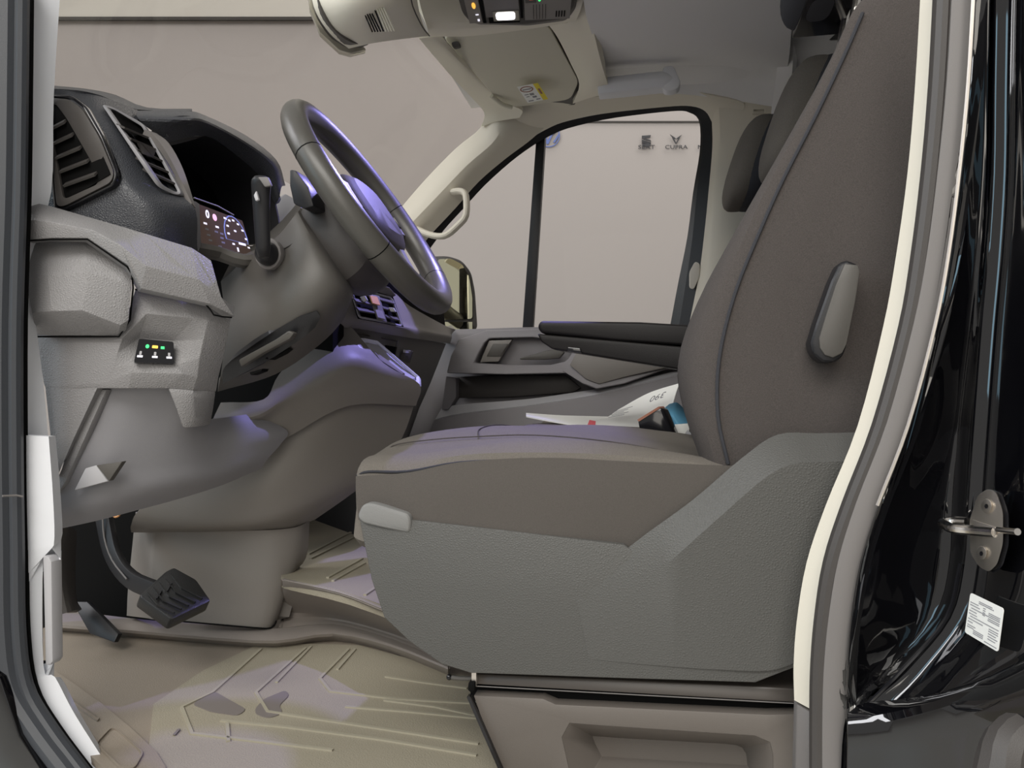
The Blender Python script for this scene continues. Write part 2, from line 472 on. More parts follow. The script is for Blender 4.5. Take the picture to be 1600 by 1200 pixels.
# rubber mat with raised ribs
mt = thing('floor_mat', PZ(500, 1100, zf + .001), 'beige ribbed rubber mat in the driver footwell', 'floor mat')
patch('mat_sheet', [[PZ(400, 1008, zf + .003), PZ(560, 1008, zf + .003), PZ(700, 1050, zf + .003), PZ(760, 1060, zf + .003)],
                    [PZ(240, 1100, zf + .003), PZ(450, 1090, zf + .003), PZ(640, 1110, zf + .003), PZ(790, 1120, zf + .003)],
                    [PZ(255, 1290, zf + .003), PZ(450, 1290, zf + .003), PZ(640, 1290, zf + .003), PZ(840, 1290, zf + .003)]], 'mat_rubber', mt, res=2, away=(0, 0, 1), thick=.003)
for q in ([(408, 1014), (332, 1082), (284, 1105), (300, 1146), (420, 1160), (520, 1172)], [(486, 1010), (432, 1066)], [(478, 1012), (400, 1082), (418, 1112), (540, 1130), (748, 1162)],
          [(555, 1014), (527, 1046)], [(545, 1014), (500, 1060), (516, 1080), (620, 1092), (744, 1099)], [(602, 1057), (660, 1066), (730, 1075)],
          [(540, 1104), (640, 1112), (746, 1122)], [(600, 1094), (680, 1104), (744, 1118)], [(345, 1126), (450, 1136), (600, 1156), (745, 1180)], [(355, 1130), (357, 1158)]):
    pts = [PZ(*p, zf + .004) for p in q]
    sweep('rib', pts, box2(.005, .0025), 'mat_rib', mt, res=1)
for q in ([(300, 1100), (335, 1080), (385, 1108), (372, 1118), (330, 1112)], [(398, 1108), (412, 1092), (446, 1078), (452, 1086), (436, 1102), (442, 1114), (420, 1122), (400, 1116)]):
    prism('dirt_smear', [PZ(*p, zf + .0042) for p in q], 'stain', mt, off=(0, 0, -.001), bevel=0, r=.01)
bar('dirt_smear', PZ(272, 1148, zf + .005), PZ(280, 1139, zf + .005), .004, .001, 'stain', mt)

# headliner / roof
c = thing('ceiling', Vector((-.1, 1.7, 2.0)), 'grey cloth roof lining of the cab', 'ceiling', kind='structure')
def CZ(px, py, z): return PZ(px, py, z)
patch('headliner', [[CZ(905, -60, 2.06), CZ(1000, -60, 2.06), CZ(1120, -60, 2.06), CZ(1240, -60, 2.06)],
                    [CZ(915, 20, 2.06), CZ(1000, 20, 2.06), CZ(1120, 20, 2.06), CZ(1238, 20, 2.06)],
                    [CZ(930, 70, 2.075), CZ(1010, 70, 2.075), CZ(1120, 70, 2.07), CZ(1235, 70, 2.06)],
                    [P(942, 118, 2.22), P(1020, 112, 2.22), P(1125, 110, 2.24), P(1230, 115, 2.24)],
                    [P(940, 152, 2.31), P(1030, 146, 2.31), P(1112, 152, 2.33), P(1228, 170, 2.33)]], 'headliner', c, res=5)
patch('roof_skin', [[Vector((x, y, z)) for x in (-.6, 0, .6, 1.2)] for y, z in ((.95, 2.02), (1.2, 2.12), (1.8, 2.14), (2.35, 2.12))], 'headliner', c, res=2, away=(0, 0, -1), thick=.03)
strip('rear_edge_trim', [P(1214, -60, 1.9), P(1216, 60, 2.1), P(1214, 110, 2.2), P(1206, 166, 2.3), P(1200, 230, 2.33)],
      [P(1240, -60, 1.88), P(1240, 60, 2.08), P(1238, 110, 2.18), P(1232, 166, 2.28), P(1228, 230, 2.31)], 'headliner', c, thick=.03)

# passenger side body frame round the window
sw = thing('wall_right', P(900, 600, 2.45), 'cream lined passenger side frame of the cab', 'wall', kind='structure')
Y1, Y2 = 2.34, 2.38
patch('pillar_trim', [[P(750, 150, Y1 - .06), P(800, 172, Y1 - .04), P(850, 200, Y2)],
                      [P(757, 172, Y1 - .04), P(785, 200, Y1 - .04), P(825, 222, Y2)],
                      [P(750, 200, Y1), P(768, 225, Y1 - .03), P(790, 248, Y2)],
                      [P(712, 232, Y1), P(730, 258, Y1 - .03), P(748, 284, Y2)],
                      [P(665, 280, Y1), P(685, 305, Y1 - .03), P(712, 325, Y2)],
                      [P(620, 332, Y1), P(640, 352, Y1 - .03), P(672, 368, Y2)],
                      [P(600, 355, Y1), P(625, 370, Y1 - .03), P(655, 392, Y2)]], 'cream', sw, res=4, thick=.03)
strip('header_trim', [P(735, 150, 2.24), P(800, 160, 2.28), P(860, 160, 2.29), P(940, 150, 2.3), P(1060, 140, 2.31), P(1112, 149, 2.32), P(1160, 160, 2.33), P(1160, 178, 2.345)],
      [P(835, 212, 2.39), P(850, 204, 2.39), P(880, 191, 2.39), P(940, 178, 2.39), P(1040, 167, 2.39), P(1080, 166, 2.39), P(1102, 174, 2.39), P(1113, 192, 2.39)], 'cream', sw, thick=.03,
      mid=[P(785, 185, 2.3), P(825, 180, 2.31), P(870, 174, 2.33), P(940, 162, 2.34), P(1050, 153, 2.35), P(1096, 157, 2.35), P(1128, 168, 2.35), P(1136, 184, 2.36)])
strip('rear_pillar_trim', [P(1112, 184, 2.39), P(1113, 230, 2.39), P(1107, 300, 2.39), P(1101, 360, 2.39), P(1092, 430, 2.39), P(1074, 520, 2.39)],
      [P(1245, 150, 2.335), P(1245, 230, 2.34), P(1245, 300, 2.34), P(1245, 360, 2.34), P(1245, 430, 2.34), P(1245, 520, 2.34)], 'cream', sw, thick=.03,
      mid=[P(1135, 162, 2.345), P(1137, 230, 2.35), P(1132, 300, 2.35), P(1127, 360, 2.35), P(1120, 430, 2.35), P(1105, 520, 2.35)])
ring('belt_guide', [P(1176, 169, 2.33), P(1196, 169, 2.33), P(1196, 177, 2.33), P(1176, 177, 2.33)], [P(1178, 171, 2.33), P(1194, 171, 2.33), P(1194, 175, 2.33), P(1178, 175, 2.33)], 'cream', sw)
prism('bulkhead_side', [P(1232, -80, 2.36), P(1420, -80, 2.36), P(1420, 500, 2.36), P(1232, 500, 2.36)], 'navy', sw, off=(0, .03, 0))
wr = prism('wall_rear', [Vector((.55, .85, .8)), Vector((.55, 2.4, .8)), Vector((.55, 2.4, 2.1)), Vector((.55, .85, 2.1))], 'navy', off=(.03, 0, 0), label='dark bulkhead panel behind the seats', cat='wall', kind='structure')
bar('bulkhead_rail', P(1238, 60, 2.3), P(1330, 54, 2.0), .012, .02, 'gloss_dark', sw)
bar('bulkhead_rail', P(1238, 66, 2.3), P(1330, 60, 2.0), .004, .004, 'mid_plastic', sw)

# window of the passenger door: rubber frame, divider, panes
arch_o = [(655, 392), (672, 366), (690, 345), (715, 318), (748, 283), (790, 247), (825, 220), (850, 204), (880, 191), (940, 178), (1000, 170), (1050, 166), (1080, 166), (1102, 174), (1113, 195), (1114, 240), (1107, 300), (1101, 370), (1090, 440), (1076, 515)]
arch_i = [(668, 394), (684, 372), (700, 352), (725, 325), (757, 290), (798, 253), (832, 228), (856, 214), (886, 201), (944, 187), (1000, 179), (1048, 174), (1072, 174), (1090, 182), (1097, 200), (1097, 240), (1089, 300), (1082, 370), (1072, 440), (1060, 515)]
wn = thing('window_2', P(880, 515, 2.42), 'passenger door window with black rubber frame and upright divider bar', 'window', kind='structure')
strip('window_seal', [P(x, y, 2.40) for x, y in arch_o], [P(x, y, 2.415) for x, y in arch_i], 'dark_plastic', wn, thick=.02, res=3)
strip('window_frame', [P(x + 1, y + 1, 2.41) for x, y in arch_o[12:]], [P(x + d, y, 2.44) for (x, y), d in zip(arch_i[12:], (0, -2, -3, -4, -6, -8, -12, -14))], 'pedal_rubber', wn, thick=.02, res=3)
prism('divider_bar', [P(838, 212, 2.43), P(852, 205, 2.43), P(832, 516, 2.43), P(816, 516, 2.43)], 'dark_plastic', wn, off=(0, .03, 0))
prism('pane', [P(x, y, 2.45) for x, y in ((655, 515), (660, 400), (725, 320), (850, 208))] + [P(835, 516, 2.45)], 'side_glass', wn, off=(0, .004, 0), bevel=0)
prism('pane', [P(x, y, 2.455) for x, y in ((825, 516), (845, 208), (940, 182), (1080, 168), (1105, 185), (1100, 300), (1070, 516))], 'side_glass', wn, off=(0, .004, 0), bevel=0)
prism('front_post', [P(655, 385, 2.42), P(668, 382, 2.42), P(670, 520, 2.42), P(655, 520, 2.42)], 'gloss_dark', wn, off=(0, .03, 0))
prism('latch_plate', [P(1086, 408, 2.385), P(1094, 412, 2.385), P(1093, 432, 2.385), P(1084, 452, 2.385), P(1077, 450, 2.385), P(1077, 425, 2.385)], 'wall_light', sw, off=(0, .01, 0), r=.01)

# windscreen
ws = patch('window_1', [[P(60, -60, 1.0), P(330, -60, 1.35), P(560, -30, 1.6), P(668, 40, 2.0), P(760, 160, 2.44)],
                        [P(60, 60, .99), P(300, 60, 1.35), P(500, 120, 1.7), P(640, 180, 2.1), P(752, 205, 2.46)],
                        [P(60, 180, .98), P(240, 172, 1.25), P(400, 260, 1.7), P(560, 340, 2.1), P(610, 350, 2.48)]], 'windscreen', res=3, thick=.004,
           label='clear windscreen between the two front pillars', cat='window', kind='structure')

# passenger door panel
dr = thing('door_1', P(860, 680, 2.42), 'grey moulded inner panel of the passenger door', 'door', kind='structure')
YD = 2.36
patch('door_panel', [[P(655, 515, YD + .04), P(740, 514, YD + .04), P(840, 511, YD + .04), P(980, 513, YD + .04), P(1120, 513, YD + .04)],
                     [P(650, 525, YD - .0), P(735, 522, YD - .0), P(840, 520, YD - .0), P(980, 520, YD - .0), P(1120, 520, YD - .0)],
                     [P(645, 600, YD), P(720, 600, YD), P(840, 600, YD), P(980, 600, YD), P(1120, 600, YD)],
                     [P(625, 760, YD), P(720, 760, YD), P(840, 760, YD), P(980, 760, YD), P(1120, 760, YD)]], 'door_plastic', dr, res=3, thick=.03, away=(0, -1, 0))
ring('armrest', [P(697, 583, 2.24), P(704, 556, 2.26), P(716, 530, 2.28), P(760, 516, 2.3), P(845, 514, 2.3), P(960, 518, 2.3), P(1070, 530, 2.3), P(1075, 578, 2.26), P(1040, 577, 2.25), P(975, 600, 2.24), P(932, 608, 2.24), P(910, 600, 2.24), P(885, 583, 2.24), P(790, 585, 2.24)],
     [P(741, 567, 2.26), P(748, 552, 2.27), P(757, 536, 2.28), P(764, 529, 2.285), P(800, 528, 2.29), P(830, 527, 2.29), P(858, 530, 2.29), P(885, 538, 2.28), P(893, 546, 2.27), P(893, 552, 2.265), P(888, 560, 2.26), P(882, 565, 2.26), P(860, 570, 2.26), P(800, 570, 2.26)], 'door_plastic', dr, off=(0, .08, 0), bevel=.006, seg=3)
prism('armrest_wing', [P(890, 570, 2.237), P(900, 552, 2.237), P(1060, 556, 2.237), P(1078, 560, 2.237), P(1060, 570, 2.237), P(980, 588, 2.237), P(936, 600, 2.237), P(915, 592, 2.237)], 'mid_plastic', dr, off=(0, .03, 0), bevel=.002)
prism('handle_recess', [P(735, 572, 2.33), P(755, 524, 2.33), P(900, 524, 2.33), P(895, 575, 2.33)], 'door_plastic', dr, off=(0, .02, 0))
prism('handle_bezel', [P(750, 566, 2.29), P(764, 532, 2.29), P(800, 531, 2.29), P(790, 545, 2.29), P(779, 565, 2.29)], 'mid_plastic', dr, off=(0, .02, 0))
prism('switch_panel', [P(760, 557, 2.287), P(770, 537, 2.287), P(794, 537, 2.287), P(782, 557, 2.287)], 'column', dr, off=(0, .01, 0))
prism('door_handle', [P(812, 559, 2.27), P(832, 554, 2.27), P(856, 547, 2.27), P(870, 545, 2.27), P(882, 550, 2.27), P(874, 560, 2.27), P(850, 562, 2.27), P(812, 562, 2.27)], 'column', dr, off=(0, .02, 0), bevel=.003)
prism('door_pocket', [P(700, 589, 2.33), P(790, 586, 2.33), P(884, 586, 2.33), P(908, 606, 2.33), P(895, 613, 2.33), P(800, 620, 2.33), P(712, 622, 2.33)], 'hub', dr, off=(0, .01, 0))
strip('pocket_ledge', [P(690, 638, 2.3), P(720, 632, 2.3), P(820, 624, 2.3), P(905, 612, 2.3), P(960, 602, 2.28), P(1068, 577, 2.28)], [P(680, 655, 2.27), P(720, 646, 2.27), P(820, 634, 2.27), P(912, 620, 2.27), P(965, 608, 2.26), P(1072, 581, 2.26)], 'sill_grey', dr, thick=.03)
strip('lower_panel', [P(678, 657, 2.268), P(720, 648, 2.268), P(820, 636, 2.268), P(912, 622, 2.268), P(965, 610, 2.26), P(1072, 583, 2.26)], [P(640, 760, 2.24), P(720, 760, 2.24), P(820, 760, 2.24), P(912, 760, 2.24), P(965, 760, 2.24), P(1072, 760, 2.24)], 'door_plastic', dr, thick=.03)
prism('pocket_end', [P(697, 588, 2.27), P(712, 590, 2.29), P(713, 620, 2.3), P(700, 640, 2.28), P(690, 640, 2.27)], 'door_plastic', dr, off=(0, .05, 0))

# grab handle on the far pillar
gh = sweep('grab_handle', [P(708, 300, 2.335), P(720, 299, 2.29), P(728, 306, 2.26), P(728, 336, 2.25), P(716, 352, 2.25), P(698, 367, 2.25), P(682, 369, 2.26), P(664, 364, 2.28), P(652, 358, 2.335)], circ(.010, .014), 'cream', res=3, up=(0, 1, 0),
           label='cream plastic grab handle on the far windscreen pillar', cat='handle')

# door mirror outside
mr = thing('door_mirror', P(710, 515, 2.75), 'black door mirror outside the passenger window', 'mirror')
prism('mirror_housing', [P(668, 400, 2.7), P(700, 399, 2.7), P(722, 406, 2.7), P(737, 425, 2.7), P(743, 455, 2.7), P(747, 515, 2.7), P(690, 530, 2.7), P(668, 500, 2.7)], 'rubber', mr, off=(-.05, .12, 0), bevel=.012, r=.02)
prism('mirror_glass', [P(684, 405, 2.685), P(705, 404, 2.685), P(722, 413, 2.685), P(733, 432, 2.685), P(738, 465, 2.685), P(738, 498, 2.685), P(690, 500, 2.685)], 'mirror', mr, off=(0, .01, 0), bevel=0, r=.01)
tube('mirror_arm', [P(690, 470, 2.72), P(676, 480, 2.6), P(664, 486, 2.47)], (.02, .03), 'rubber', mr, res=3)
prism('wide_angle_glass', [P(688, 503, 2.685), P(738, 503, 2.685), P(738, 520, 2.685), P(690, 520, 2.685)], 'mirror', mr, off=(0, .01, 0), bevel=0)

# ---------------------------------------------------------------- near side door opening
wl = thing('wall_front', P(60, 1000, .9), 'pale painted front door pillar beside the dashboard', 'wall', kind='structure')
strip('pillar_trim', [P(44, -40, .9), P(42, 150, .9), P(38, 300, .9), P(36, 420, .9), P(36, 600, .9), P(38, 690, .9)], [P(96, -40, .935), P(84, 150, .935), P(80, 300, .935), P(50, 420, .93), P(68, 600, .93), P(76, 690, .93)], 'pillar_grey', wl, thick=.02)
strip('kick_trim', [P(36, 680, .885), P(37, 780, .885), P(36, 860, .885), P(34, 950, .885), P(36, 1020, .885), P(46, 1075, .885), P(75, 1130, .885), P(135, 1215, .885)],
      [P(76, 682, .895), P(83, 780, .895), P(84, 852, .895), P(68, 870, .9), P(68, 1040, .9), P(86, 1058, .9), P(118, 1118, .9), P(180, 1215, .9)], 'pillar_grey', wl, thick=.02)
prism('end_cap', [P(66, 868, .89), P(76, 870, .89), P(80, 878, .89), P(82, 1034, .89), P(78, 1040, .89), P(70, 1040, .89)], 'sill_grey', wl, off=(0, .02, 0), bevel=.003)
ls = [(8, -40), (6, 150), (4, 300), (-2, 500), (-2, 700), (0, 850), (2, 980), (14, 1070), (50, 1135), (110, 1215)]
tr = thing('trim_3', P(30, 1100, .85), 'black double rubber seal along the front edge of the door opening', 'trim', kind='structure')
strip('seal_channel', [P(x - 25, y, .885) for x, y in ls], [P(x + 42, y, .885) for x, y in ls], 'black', tr, thick=.004)
sweep('seal_lip', [P(x + 1, y, .86) for x, y in ls], circ(.0145, .014, 10), 'seal_blue', tr, res=4, up=(0, 1, 0))
sweep('seal_bulb', [P(x + 27, y, .868) for x, y in ls], circ(.0078, .010, 10), 'seal_blue', tr, res=4, up=(0, 1, 0))
sweep('seal_joint', [P(4, 775, .84), P(26, 774, .855), P(36, 776, .86)], circ(.0015, n=6), 'rubber_light', tr)
prism('body_sill', [P(-30, 1020, .84), P(0, 1060, .84), P(30, 1150, .84), P(80, 1230, .84), P(-30, 1230, .84)], 'paint', tr, off=(0, .02, 0))
strip('body_edge', [P(-70, -40, .83), P(-70, 600, .83), P(-70, 1200, .83)], [P(-12, -40, .85), P(-16, 600, .85), P(0, 1200, .85)], 'paint', tr, thick=.03)

# near rear pillar: cream trim, seals, painted body
rp = thing('wall_near', P(1280, 1200, .82), 'black painted rear door pillar with cream inner trim', 'wall', kind='structure')
ct_l = [(1440, -40), (1430, 130), (1418, 270), (1400, 400), (1380, 510), (1340, 665), (1290, 790), (1260, 880), (1245, 970), (1240, 1040), (1241, 1094)]
ct_r = [(1462, -40), (1452, 130), (1440, 270), (1422, 400), (1402, 510), (1362, 665), (1312, 790), (1286, 880), (1272, 970), (1266, 1040), (1270, 1112)]
strip('inner_trim', [P(x, y, .87) for x, y in ct_l], [P(x + 4, y, .85) for x, y in ct_r], 'cream', rp, thick=.02)
prism('sill_cover', [P(1245, 1100, .87), P(1275, 1118, .85), P(1275, 1230, .85), P(1242, 1230, .87)], 'rubber_light', rp, off=(0, .02, 0))
prism('sill_cover_gap', [P(1245, 1090, .88), P(1280, 1105, .87), P(1280, 1125, .87), P(1245, 1108, .88)], 'column', rp, off=(0, .01, 0))
sb = [(1474, -40), (1465, 130), (1453, 270), (1437, 400), (1418, 510), (1376, 665), (1328, 790), (1299, 880), (1285, 970), (1279, 1050), (1278, 1130), (1278, 1230)]
sl = [(1508, -40), (1498, 130), (1484, 270), (1467, 400), (1446, 510), (1404, 665), (1356, 790), (1328, 880), (1313, 970), (1306, 1050), (1304, 1130), (1304, 1230)]
t4 = thing('trim_4', P(1290, 1150, .8), 'dark double rubber seal along the rear edge of the door opening', 'trim', kind='structure')
sweep('seal_bulb', [P(x, y, .835) for x, y in sb], circ(.0085, .012, 10), 'rubber', t4, res=4, up=(0, 1, 0))
sweep('seal_lip', [P(x, y, .83) for x, y in sl], [(-.014, 0), (-.013, -.007), (-.006, -.010), (.006, -.010), (.013, -.007), (.014, 0), (.010, .008), (-.010, .008)], 'rubber_light', t4, res=4, up=(0, 1, 0))
pl = [(x + 14, y) for x, y in sl]
pr = [(1550, -40), (1547, 130), (1545, 270), (1537, 400), (1527, 510), (1515, 665), (1506, 790), (1500, 880), (1478, 965), (1410, 1045), (1345, 1110), (1330, 1230)]
def mix(A, B, t): return [(a[0] * (1 - t) + b[0] * t, a[1] * (1 - t) + b[1] * t) for a, b in zip(A, B)]
rows = []
for A, B in zip(pl, pr):
    wpx = B[0] - A[0]
    k = min(1, max(0, (wpx - 30) / 60))
    r = [P(A[0], A[1], .828), P(A[0] + 4, A[1], .812)]
    for t, y0, y1 in ((.15, .8092, .822), (.45, .8084, .842), (.75, .8086, .85), (.9, .8100, .845)):
        r.append(P(A[0] + 4 + (wpx - 4) * t, A[1] + (B[1] - A[1]) * t, y0 * (1 - k) + y1 * k))
    r.append(P(B[0], B[1], .822 * (1 - k) + .835 * k)); rows.append(r)
patch('door_jamb', rows, 'paint', rp, res=4, thick=.01)
rows = []
for B in pr:
    X = B[0]; y = B[1]
    q = max(0, (1500 - X)) * .35; k = min(1, max(0, (1549 - X) / 30)); yb_ = .822 * (1 - k) + .835 * k
    rows.append([P(X, y, yb_), P(X + 5, y + q * .1, .815), P(X + 17, y + q * .25, .811), P(X + 30, y + q * .4, .8055), P(X + 40 + q * .5, y + q * .6, .785), P(X + 56 + q, y + q, .762), P(1640 + q * .3, y + q * 1.2, .70), P(1720 + q * .3, y + q * 1.2, .68)])
patch('outer_jamb', rows, 'paint', rp, res=4, thick=.01)
sweep('painted_edge', [P(x + 15, y, .805) for x, y in sl[:7]], circ(.0018, n=6), 'steel', t4, res=4, up=(0, 1, 0))  # pale steel bead stands in for the gleam along the black edge
sweep('painted_edge', [P(x + 1, y, .815) for x, y in pr[7:11]], circ(.002, n=6), 'gloss_dark', t4, res=4, up=(0, 1, 0))
patch('lower_sill', [[P(1325, 1100, .82), P(1420, 1090, .80), P(1520, 1060, .76), P(1640, 1000, .70)], [P(1325, 1140, .80), P(1420, 1120, .77), P(1520, 1090, .73), P(1640, 1040, .67)],
                     [P(1325, 1230, .80), P(1420, 1230, .77), P(1520, 1230, .73), P(1640, 1230, .67)]], 'paint', rp, res=4, thick=.01)
tube('door_check', [P(1560, 1230, .68), P(1580, 1165, .69), P(1625, 1140, .7)], .02, 'rubber', rp, res=4)

# latch striker
SY = .735
sk = thing('latch_striker', P(1542, 894, .755), 'shiny steel door latch striker on the black pillar', 'latch')
def skp(x, y, d=0): return P(x, y, .792 - (x - 1505) * .0010 - d)
def soff(k=.006): return Vector((.4, .9, 0)).normalized() * k
prism('back_plate', [skp(x + 9, y + 2, .0) for x, y in ((1527, 775), (1542, 765), (1556, 768), (1567, 800), (1567, 850), (1558, 882), (1545, 894), (1530, 886), (1516, 865), (1515, 812))], 'gloss_dark', sk, off=soff(.012), r=.004)
prism('plate', [skp(x, y, .006) for x, y in ((1527, 775), (1542, 765), (1556, 768), (1567, 800), (1567, 850), (1558, 882), (1545, 894), (1530, 886), (1516, 865), (1515, 812))], 'steel', sk, off=soff(.006), bevel=.002, r=.005)
for x, y in ((1541, 791), (1533, 865)):
    s = prism('screw', [skp(x + 8.5 * math.cos(i * .5236), y + 11 * math.sin(i * .5236), .011) for i in range(12)], 'steel', sk, off=soff(.006), bevel=.001)
    prism('screw_socket', [skp(x + 3 * math.cos(i * 1.0472), y + 4 * math.sin(i * 1.0472), .0115) for i in range(6)], 'gloss_dark', s, off=soff(.002), bevel=0)
tube('loop', [skp(1556, 832, .004), skp(1520, 829, .016), skp(1492, 826, .03), skp(1480, 822, .03), skp(1474, 817, .024), skp(1490, 815, .01), skp(1512, 816, .0)], .0048, 'chrome', sk, res=4)
tube('loop_end', [skp(1560, 828, .004), skp(1590, 831, .0)], .003, 'chrome', sk)
prism('loop_collar', [skp(1519, 812, .009), skp(1555, 824, .009), skp(1557, 836, .009), skp(1545, 838, .009), skp(1518, 826, .009)], 'steel', sk, off=soff(.005), bevel=.001)
# paper label
st = thing('sticker', P(1535, 1010, .77), 'white printed data sticker on the black pillar below the latch', 'sticker')
fc = Face(skp(1518, 926, .008), skp(1570, 951, .004), skp(1561, 1019, .006), skp(1509, 988, .012), .001)
fc.tile('label_sheet', 0, 0, 1, 1, 'paper', st, th=.0006, r=.003)
for u0, v, u1 in ((.3, .1, .7), (.3, .14, .75), (.05, .2, .3), (.05, .26, .35), (.1, .33, .95), (.05, .4, .28), (.05, .47, .3), (.1, .53, .95), (.05, .6, .5), (.05, .67, .2), (.05, .75, .3), (.05, .8, .25), (.62, .25, .95), (.62, .29, .95), (.62, .38, .95), (.62, .42, .95),
                  (.68, .6, .95), (.68, .65, .95), (.68, .71, .9), (.68, .77, .95), (.68, .83, .9), (.25, .82, .55), (.25, .86, .55), (.25, .9, .55), (.6, .93, .95), (.45, .2, .52), (.45, .25, .52), (.45, .3, .52), (.45, .36, .52)):
    fc.tile('printed_line', u0, v, u1, v + .018, 'ink', st, th=.0003, l=.0013)

# ================================================================ OVERHEAD SHELF, VISOR, LAMPS
oh = thing('overhead_shelf', P(700, 60, 1.75), 'beige moulded overhead shelf above the windscreen', 'overhead shelf')
patch('driver_side_panel', [[P(486, -40, 1.38), P(560, -50, 1.35), P(620, -50, 1.4), P(650, -50, 1.5)],
                            [P(490, 10, 1.40), P(550, 0, 1.36), P(610, 0, 1.4), P(652, 0, 1.52)],
                            [P(515, 52, 1.44), P(560, 35, 1.40), P(610, 32, 1.45), P(660, 35, 1.56)],
                            [P(545, 76, 1.5), P(580, 68, 1.48), P(620, 62, 1.52), P(670, 56, 1.62)]], 'shelf', oh, res=5, thick=.015)
patch('front_rim', [[P(479, -40, 1.42), P(490, -40, 1.38)], [P(483, 10, 1.43), P(500, 12, 1.39)], [P(502, 48, 1.46), P(520, 45, 1.42)], [P(528, 72, 1.5), P(548, 66, 1.46)], [P(556, 78, 1.54), P(575, 70, 1.50)]], 'column', oh, res=4, thick=.012)
for i in range(9):
    x = 570 + i * 3.7
    bar('speaker_slot', P(x, 14 - i * .3 + (8 if i < 4 else 0), 1.39), P(x + 12 + i * .6, 50 - i * .2, 1.415), .0015, .003, 'gloss_dark' if i < 5 else 'visor', oh)
patch('console_surround', [[P(652, -50, 1.52), P(720, -50, 1.6), P(860, -50, 1.6), P(930, -50, 1.62)],
                           [P(655, 0, 1.54), P(720, -5, 1.64), P(840, -5, 1.66), P(912, 0, 1.64)],
                           [P(668, 45, 1.62), P(740, 44, 1.68), P(850, 34, 1.72), P(906, 18, 1.68)],
                           [P(672, 57, 1.70), P(740, 56, 1.76), P(850, 42, 1.78), P(900, 32, 1.74)]], 'shelf', oh, res=4, thick=.015)
tube('panel_joint', [P(640, -20, 1.46), P(645, 10, 1.49), P(660, 42, 1.555), P(671, 56, 1.61)], .0014, 'column', oh, res=3)
patch('windscreen_edge', [[P(655, 60, 1.70), P(675, 58, 1.72), P(690, 57, 1.74)], [P(680, 90, 1.86), P(704, 86, 1.84), P(716, 86, 1.88)], [P(715, 130, 2.05), P(738, 122, 2.02), P(752, 122, 2.05)], [P(744, 160, 2.2), P(765, 152, 2.16), P(785, 158, 2.18)], [P(757, 178, 2.27), P(780, 172, 2.24), P(815, 172, 2.24)], [P(752, 198, 2.32), P(776, 190, 2.29), P(812, 184, 2.27)]], 'shelf', oh, res=4, thick=.012)
patch('shelf_beam', [[P(855, 36, 1.78), P(895, 30, 1.74), P(918, -40, 1.66)], [P(872, 60, 1.86), P(905, 50, 1.8), P(926, 40, 1.76)], [P(892, 100, 2.02), P(915, 96, 1.95), P(940, 100, 1.94)],
                     [P(905, 132, 2.14), P(925, 130, 2.06), P(948, 126, 2.05)], [P(895, 162, 2.28), P(925, 152, 2.24), P(955, 146, 2.22)]], 'shelf', oh, res=4, thick=.02)
sweep('shelf_end_rail', [P(935, 138, 2.12), P(975, 134, 2.12), P(1030, 128, 2.12), P(1048, 128, 2.13)], [(-.03, -.022), (.02, -.022), (.03, 0), (.02, .022), (-.03, .02)], 'pillar_grey', oh, res=3, up=(0, 0, 1), bevel=.004)
prism('coat_hook', [P(1036, 103, 2.1), P(1052, 101, 2.1), P(1064, 128, 2.1), P(1060, 138, 2.1), P(1048, 142, 2.1), P(1036, 141, 2.1), P(1034, 120, 2.1)], 'pillar_grey', oh, off=(0, .04, 0), bevel=.006, r=.01)
prism('visor_well', [P(672, 54, 1.86), P(860, 34, 1.86), P(915, 132, 2.2), P(898, 164, 2.32), P(790, 176, 2.3), P(758, 160, 2.26)], 'column', oh, off=(0, .02, .03))
prism('mirror_band', [P(479, -30, 1.4), P(484, 12, 1.41), P(500, 50, 1.44), P(530, 78, 1.49), P(548, 83, 1.51), P(572, 77, 1.53), P(566, 70, 1.52), P(545, 68, 1.5), P(528, 58, 1.47), P(512, 30, 1.44), P(505, -30, 1.41)], 'mirror_band', oh, off=(-.01, .02, 0), bevel=.001)

vs = thing('sun_visor', P(790, 110, 2.0), 'beige passenger sun visor folded flat with a warning sticker', 'sun visor')
vc = [P(690, 57, 1.80), P(856, 38, 1.80), P(905, 128, 2.14), P(892, 156, 2.25), P(800, 169, 2.22), P(778, 158, 2.18)]
prism('visor_board', vc, 'visor', vs, off=(-.004, .008, .014), bevel=.004, r=.03, seg=3)
tube('visor_hinge', [P(768, 150, 2.13), P(785, 163, 2.17), P(800, 168, 2.19)], .006, 'visor', vs, res=3)
prism('visor_clip', [P(704, 66, 1.82), P(716, 63, 1.82), P(720, 72, 1.83), P(708, 75, 1.83)], 'column', vs, off=(0, .012, 0), r=.006)
f = Face(P(808, 134, 2.085), P(840, 128, 2.07), P(856, 153, 2.14), P(825, 159, 2.155), .004)
w_ = f.tile('warning_sticker', 0, 0, .78, 1, 'paper', vs, th=.0005)
w2 = f.tile('warning_sticker', .78, 0, 1.02, 1, 'yellow', vs, th=.0005); w2['label'] = 'yellow strip of the warning sticker'
ring('warning_ring', [f.at(.36 + .32 * math.cos(t * .4488), .22 + .17 * math.sin(t * .4488), .0046) for t in range(14)], [f.at(.36 + .26 * math.cos(t * .4488), .22 + .13 * math.sin(t * .4488), .0046) for t in range(14)], 'brown_edge', w_, off=-f.n * .0004, bevel=0)
for q in ((.15, .2, .58, .25), (.1, .5, .3, .54), (.35, .48, .55, .6), (.4, .66, .6, .76), (.12, .62, .28, .66), (.1, .88, .35, .93), (.5, .85, .7, .9)): f.tile('printed_mark', *q, 'ink', w_, th=.0003, l=.0046)
f.tile('printed_mark', .85, .3, .95, .62, 'brown_edge', w2, th=.0003, l=.0046)

